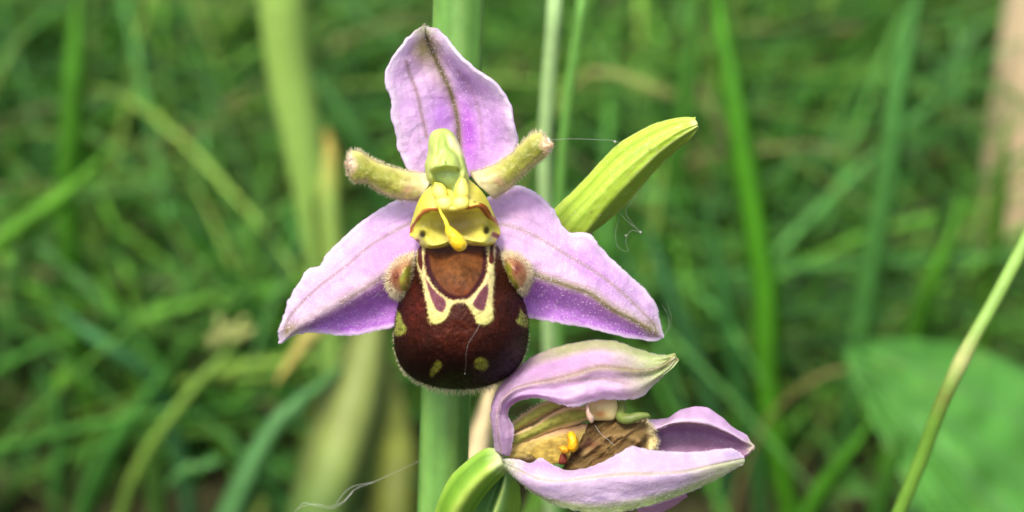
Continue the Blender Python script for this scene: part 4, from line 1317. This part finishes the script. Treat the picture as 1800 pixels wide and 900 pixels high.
def wilt_low(X, Y, S, T):
    C = np.tile([226., 204, 232], X.shape + (1,))
    n = fbm(X / 22, Y / 14, 25)
    C = mixc(C, (194, 172, 220), np.clip(n, 0, 1) * 0.8)
    C = mixc(C, (226, 204, 228), np.clip(-n, 0, 1) * 0.7)
    C = mixc(C, (186, 142, 206), blob(X, Y, 960, 815, 60, 10, 0.1) * 0.5)
    C = mixc(C, (214, 206, 178), bell(S + 0.28, 0.07) * 0.75)
    C = mixc(C, (186, 168, 140), bell(S + 0.28, 0.03) * 0.6 * np.clip(fbm(T * 9, S, 3) + 0.6, 0, 1))
    C = mixc(C, (190, 212, 138), np.clip((S - 0.40) / 0.35, 0, 1) * 0.92)
    C = mixc(C, (204, 218, 158), np.clip((T - 0.72) / 0.2, 0, 1) * np.clip((S + 0.45) / 0.3, 0, 1) * 0.85)
    C = mixc(C, (206, 220, 168), np.clip((0.10 - T) / 0.1, 0, 1) * 0.9)
    C = mixc(C, (236, 220, 238), np.clip((-0.9 - S) / 0.08, 0, 1) * 0.8)
    f = vnoise(X / 3, Y / 3, 33)
    return mixc(C, (246, 240, 248), np.clip(f - 0.3, 0, 1) * 0.55)


o, G, V = sheet('sepal', [L_T, L_M, L_L, L_B], [-1, -0.25, 0.35, 1], 60, 130, wilt_low, M_PETAL, WILT, bump=lambda X, Y, S, T: 0.12 * fbm(X / 40, Y / 18, 14) + 0.02 * fbm(X / 7, Y / 7, 6) - 0.10 * bell(S + 0.28, 0.07), ret=True, jit=1.8, label='pale lilac boat-shaped sepal below the withered lip')
edge_papillae('papillae', V, o, 260, 0.07, rad=0.014, seed=31)
face_papillae('papillae', V, o, 900, 0.024, seed=32)
# underside of another fold peeping below
sheet('sepal', [Zw([(1120, 880, 1.0), (1200, 870, 1.2), (1290, 840, 0.9), (1370, 815, 0.4)]), Zw([(1140, 930, 0.6), (1230, 910, 0.4), (1310, 872, 0.2), (1375, 822, 0.2)])], [-1, 1], 10, 24,
      lambda X, Y, S, T: np.tile([206., 160, 190], X.shape + (1,)), M_PETAL, WILT, thick=0.25, label='pinkish fold under the lower sepal')


# withered inside: petals, lip, column
def strip(name, top, bot, zt, z_mid, base, edge, seed, nv=60, bulge=0.7, hair=0, label=None):
    a = [(x, y, zt) for x, y in top]
    b = [(x, y, zt) for x, y in bot]
    o, G, V = sheet(name, [Zw(a), Zw(b)], [-1, 1], 24, nv, lambda X, Y, S, T: mixc(np.tile(np.asarray(base, float), X.shape + (1,)) * (1 + 0.14 * fbm(X / 12, Y / 5, seed))[..., None], edge, np.clip((np.abs(S) - 0.45) / 0.3, 0, 1)),
                    M_DRY, WILT, bump=lambda X, Y, S, T: (z_mid - zt) * np.sqrt(np.clip(1 - S * S, 0, 1)) + 0.10 * fbm(X / 6, Y / 6, seed), jit=2.5, thick=0.3, ret=True, label=label)
    if hair:
        edge_papillae('hair', V, o, hair, 0.28, M_HAIR_PINK, rad=0.018, seed=seed)
    return o


strip('petal', [(500, 470), (560, 418), (640, 366), (720, 340), (800, 330)], [(505, 520), (600, 468), (700, 412), (800, 370), (860, 350)], -0.6, 0.4, (158, 160, 76), (226, 198, 146), 5, hair=140)
strip('petal', [(500, 520), (610, 470), (720, 400), (800, 372), (880, 380)], [(500, 590), (600, 548), (720, 500), (830, 470), (892, 440)], 0.0, 1.2, (142, 142, 64), (222, 196, 146), 8, hair=140)
strip('petal', [(490, 560), (600, 520), (700, 490), (800, 470), (880, 462)], [(495, 660), (600, 655), (700, 660), (770, 650), (830, 590)], 0.0, 1.0, (178, 156, 86), (206, 170, 130), 11, hair=60, label='tan withered petal with a yellow inner end')
# throat patch of yellow
dome('throat', [(720 + x / 2.813, 580 + y / 2.813) for x, y in [(590, 600), (640, 560), (720, 535), (790, 515), (800, 590), (780, 650), (720, 662), (640, 650)]], 0.15, 0.95, lambda X, Y, R: mixc(np.tile([180., 156, 74], X.shape + (1,)) * (1 + 0.25 * fbm(X / 8, Y / 4, 3))[..., None], (120, 96, 40), np.clip(fbm(X / 10, Y / 6, 8) * 1.5, 0, 1) * 0.7), M_DRY, WILT, nr=14, na=40, back=0.8)


def brown(X, Y, R):
    C = np.tile([106., 86, 48], X.shape + (1,))
    f = fbm((X - Y) / 46, (X + 1.3 * Y) / 13, 19)
    C = mixc(C, (140, 116, 70), np.clip(f * 1.3, 0, 1) * 0.5)
    C = mixc(C, (74, 52, 28), np.clip(-f * 1.4, 0, 1) * 0.55)
    C = mixc(C, (168, 142, 92), bell(dist_line(X, Y, [(1010, 815), (1035, 790), (1052, 772)]), 4) * 0.7)
    C = mixc(C, (40, 22, 14), bell(dist_line(X, Y, [(1003, 806), (1022, 788), (1036, 772)]), 4) * 0.8)
    C = mixc(C, (150, 124, 80), bell(dist_line(X, Y, [(1060, 768), (1095, 765), (1128, 776)]), 3.5) * 0.7)
    C = mixc(C, (84, 44, 34), blob(X, Y, 1040, 780, 14, 8) * 0.6)
    C = mixc(C, (224, 206, 140), np.clip((X - 1134) / 9, 0, 1))
    return C


o, G, V = dome('lip', [(720 + x / 2.813, 580 + y / 2.813) for x, y in [(790, 520), (870, 470), (950, 435), (1040, 430), (1120, 440), (1180, 450), (1215, 500), (1220, 565), (1195, 640), (1060, 690), (940, 720), (840, 735), (750, 715), (770, 640)]], 1.3, 0.2, brown, M_DRY, WILT, nr=40, na=110, back=1.2, ret=True, jit=5, label='withered brown crumpled lip',
               bump=lambda X, Y, R: 0.45 * fbm((X - Y) / 46, (X + 1.3 * Y) / 13, 19) + 0.5 * fbm(X / 40, Y / 26, 44) + 0.06 * fbm(X / 7, Y / 7, 3))
r = np.random.default_rng(55)
k = np.where((G[38, :, 0] > 1120))[0]
kk = r.choice(k, 320)
ii = r.integers(26, 42, 320)
p = V[ii, kk]
out = p - WZ((1100, 765, -0.5))
out /= np.linalg.norm(out, axis=1, keepdims=True)
ii2, kk2 = r.integers(3, 38, 900), r.integers(0, 110, 900)
p2 = V[ii2, kk2]
p = np.vstack([p, p2])
out = np.vstack([out, -0.8 * FWD + 0.8 * r.normal(size=p2.shape)])
out = out + 0.5 * r.normal(size=p.shape)
Vh, Fh = hairs(p[:320], out[:320], 0.32, 0.018, 0.5, 3, 9)
h = link_mesh('hair', Vh, Fh, M_HAIR_PALE, ORCHID, o)
h['kind'] = 'stuff'
Vh, Fh = hairs(p[320:], out[320:], 0.14, 0.012, 0.5, 3, 9)
h = link_mesh('hair', Vh, Fh, M_HAIR_TAN, ORCHID, o)
h['kind'] = 'stuff'


def P2(pts):
    return [(720 + x / 2.813, 580 + y / 2.813) for x, y in pts]


dome('pollinium', P2([(778, 512), (798, 500), (820, 516), (835, 552), (830, 588), (810, 606), (788, 596), (780, 555)]), 0.8, 2.0, lambda X, Y, R: mixc(np.tile([240., 184, 26], X.shape + (1,)), (150, 96, 20), blob(X, Y, 995, 773, 5, 12) * 0.6), M_GRAIN, WILT, nr=12, na=36, back=0.7, centre=P2([(810, 560)])[0])
dome('pollinium', P2([(735, 580), (760, 570), (790, 590), (785, 612), (755, 610)]), 0.5, 2.0, lambda X, Y, R: np.tile([222., 160, 40], X.shape + (1,)), M_GRAIN, WILT, nr=8, na=24, back=0.5)
dome('stigma', P2([(745, 616), (762, 602), (774, 622), (776, 662), (738, 662)]), 0.3, 1.5, lambda X, Y, R: np.tile([124., 58, 46], X.shape + (1,)), M_DRY, WILT, nr=8, na=24, back=0.5)
dome('anther', P2([(882, 352), (950, 335), (1020, 345), (1030, 400), (1015, 440), (960, 448), (905, 440), (888, 400)]), 0.5, 1.0, lambda X, Y, R: mixc(np.tile([206., 190, 132], X.shape + (1,)), (190, 128, 66), blob(X, Y, 1056, 728, 8, 6) * 0.9), M_FLESH, WILT, nr=16, na=48, back=1.2)
dome('filament', P2([(866, 372), (880, 362), (892, 400), (915, 440), (900, 462), (880, 440)]), 0.4, 2.2, lambda X, Y, R: np.tile([204., 176, 156], X.shape + (1,)), M_FLESH, WILT, nr=8, na=28, back=0.4)
# green hooked column tip
path = Zw([(1048, 350, 0.6), (1046, 395, 0.9), (1046, 432, 1.2), (1080, 440, 1.5), (1130, 428, 1.6), (1176, 424, 1.6), (1190, 426, 1.6)])
P = resample(WZ(path), 40)
V, F = tube(P, np.interp(np.linspace(0, 1, 40), [0, 0.3, 0.5, 0.8, 0.95, 1], [0.26, 0.34, 0.36, 0.26, 0.18, 0.05]), 16)
link_mesh('column', V, F, M_GREEN, ORCHID, WILT, np.tile([108., 124, 58], (len(V), 1)) * (1 + 0.15 * fbm(V[:, 0] * 3, V[:, 2] * 3, 6))[:, None], label='hooked green column tip')

# ------------------------------------------------------------------ spider silk
def silk(label, lines, rad=0.02, beads=()):
    j = Join()
    for q in lines:
        P = resample(WZ(q), 10 * len(q))
        P += np.stack([0.012 * fbm(np.arange(len(P)) * 0.5, np.zeros(len(P)), s) for s in (3, 4, 5)], 1)
        V, F = tube(P, rad, 5)
        j.add(V, F)
    for (x, y, z, b) in beads:
        c = WZ((x, y, z))
        tt = np.linspace(-1, 1, 7)
        V, F = tube(c + tt[:, None] * RGT * b, b * np.sqrt(np.maximum(1 - tt**2, 0.02)), 8)
        j.add(V, F)
    V, F, _ = j.get()
    return solo('silk_thread', label, 'silk', V, F, M_SILK)


silk('silk thread with a tiny drop, stretched from the right hairy petal to the green bract', [[(964, 246, 2.2), (1000, 244, 0.8), (1040, 245, -0.6), (1086, 249, -2.4), (1094, 252, -2.8)]], 0.010, [(1081, 249, -2.3, 0.09)])
silk('tangle of fine silk hanging below the green bract', [[(1118, 338, -3.6), (1105, 355, -3.8), (1090, 370, -3.8), (1110, 395, -3.6), (1126, 408, -3.5), (1110, 405, -3.6), (1100, 425, -3.7), (1104, 442, -3.7), (1090, 438, -3.7), (1082, 410, -3.9), (1088, 385, -4.0)], [(1122, 334, -3.4), (1114, 350, -3.5), (1100, 372, -3.7), (1118, 400, -3.6)]], 0.006, [(1126, 408, -3.5, 0.07), (1100, 414, -3.6, 0.05), (1120, 336, -3.4, 0.06)])
silk('loose silk strand at the tip of the right sepal', [[(1168, 590, -1.9), (1176, 572, -1.6), (1170, 545, -1.5), (1163, 535, -1.5)], [(1168, 590, -1.9), (1180, 568, -1.8), (1172, 530, -1.6)]], 0.004)
silk('long silk thread strung from the orchid stem down to the lower left', [[(742, 808, -8.3), (700, 828, -7.5), (655, 848, -7.0), (622, 862, -6.8), (605, 880, -6.8), (580, 890, -6.8), (555, 886, -6.8), (540, 888, -6.8), (525, 893, -6.8), (510, 915, -7), (480, 960, -8)], [(622, 862, -6.8), (600, 886, -6.6), (585, 893, -6.6), (560, 890, -6.6), (530, 886, -6.7), (524, 896, -6.7)], [(655, 848, -7), (615, 858, -6.9), (590, 885, -6.9)]], 0.010)


def on_lip(pts):
    out = []
    for x, y in pts:
        d = (LIP_G[:128, :, 0] - x) ** 2 + (LIP_G[:128, :, 1] - y) ** 2
        i, k = np.unravel_index(np.argmin(d), d.shape)
        out.append((x, y, LIP_G[i, k, 2] + 0.10))
    return out


silk('pale curled fibre lying on the brown lip below the cream marking', [on_lip([(843, 569), (836, 584), (825, 600), (820, 618), (819, 640), (817, 655)])], 0.005, [(*on_lip([(817, 657)])[0], 0.035)])
silk('short white hair stuck to the withered lip of the lower flower', [[(1046, 748, 1.9), (1056, 762, 1.9), (1068, 772, 1.9), (1079, 782, 1.9)]], 0.014)
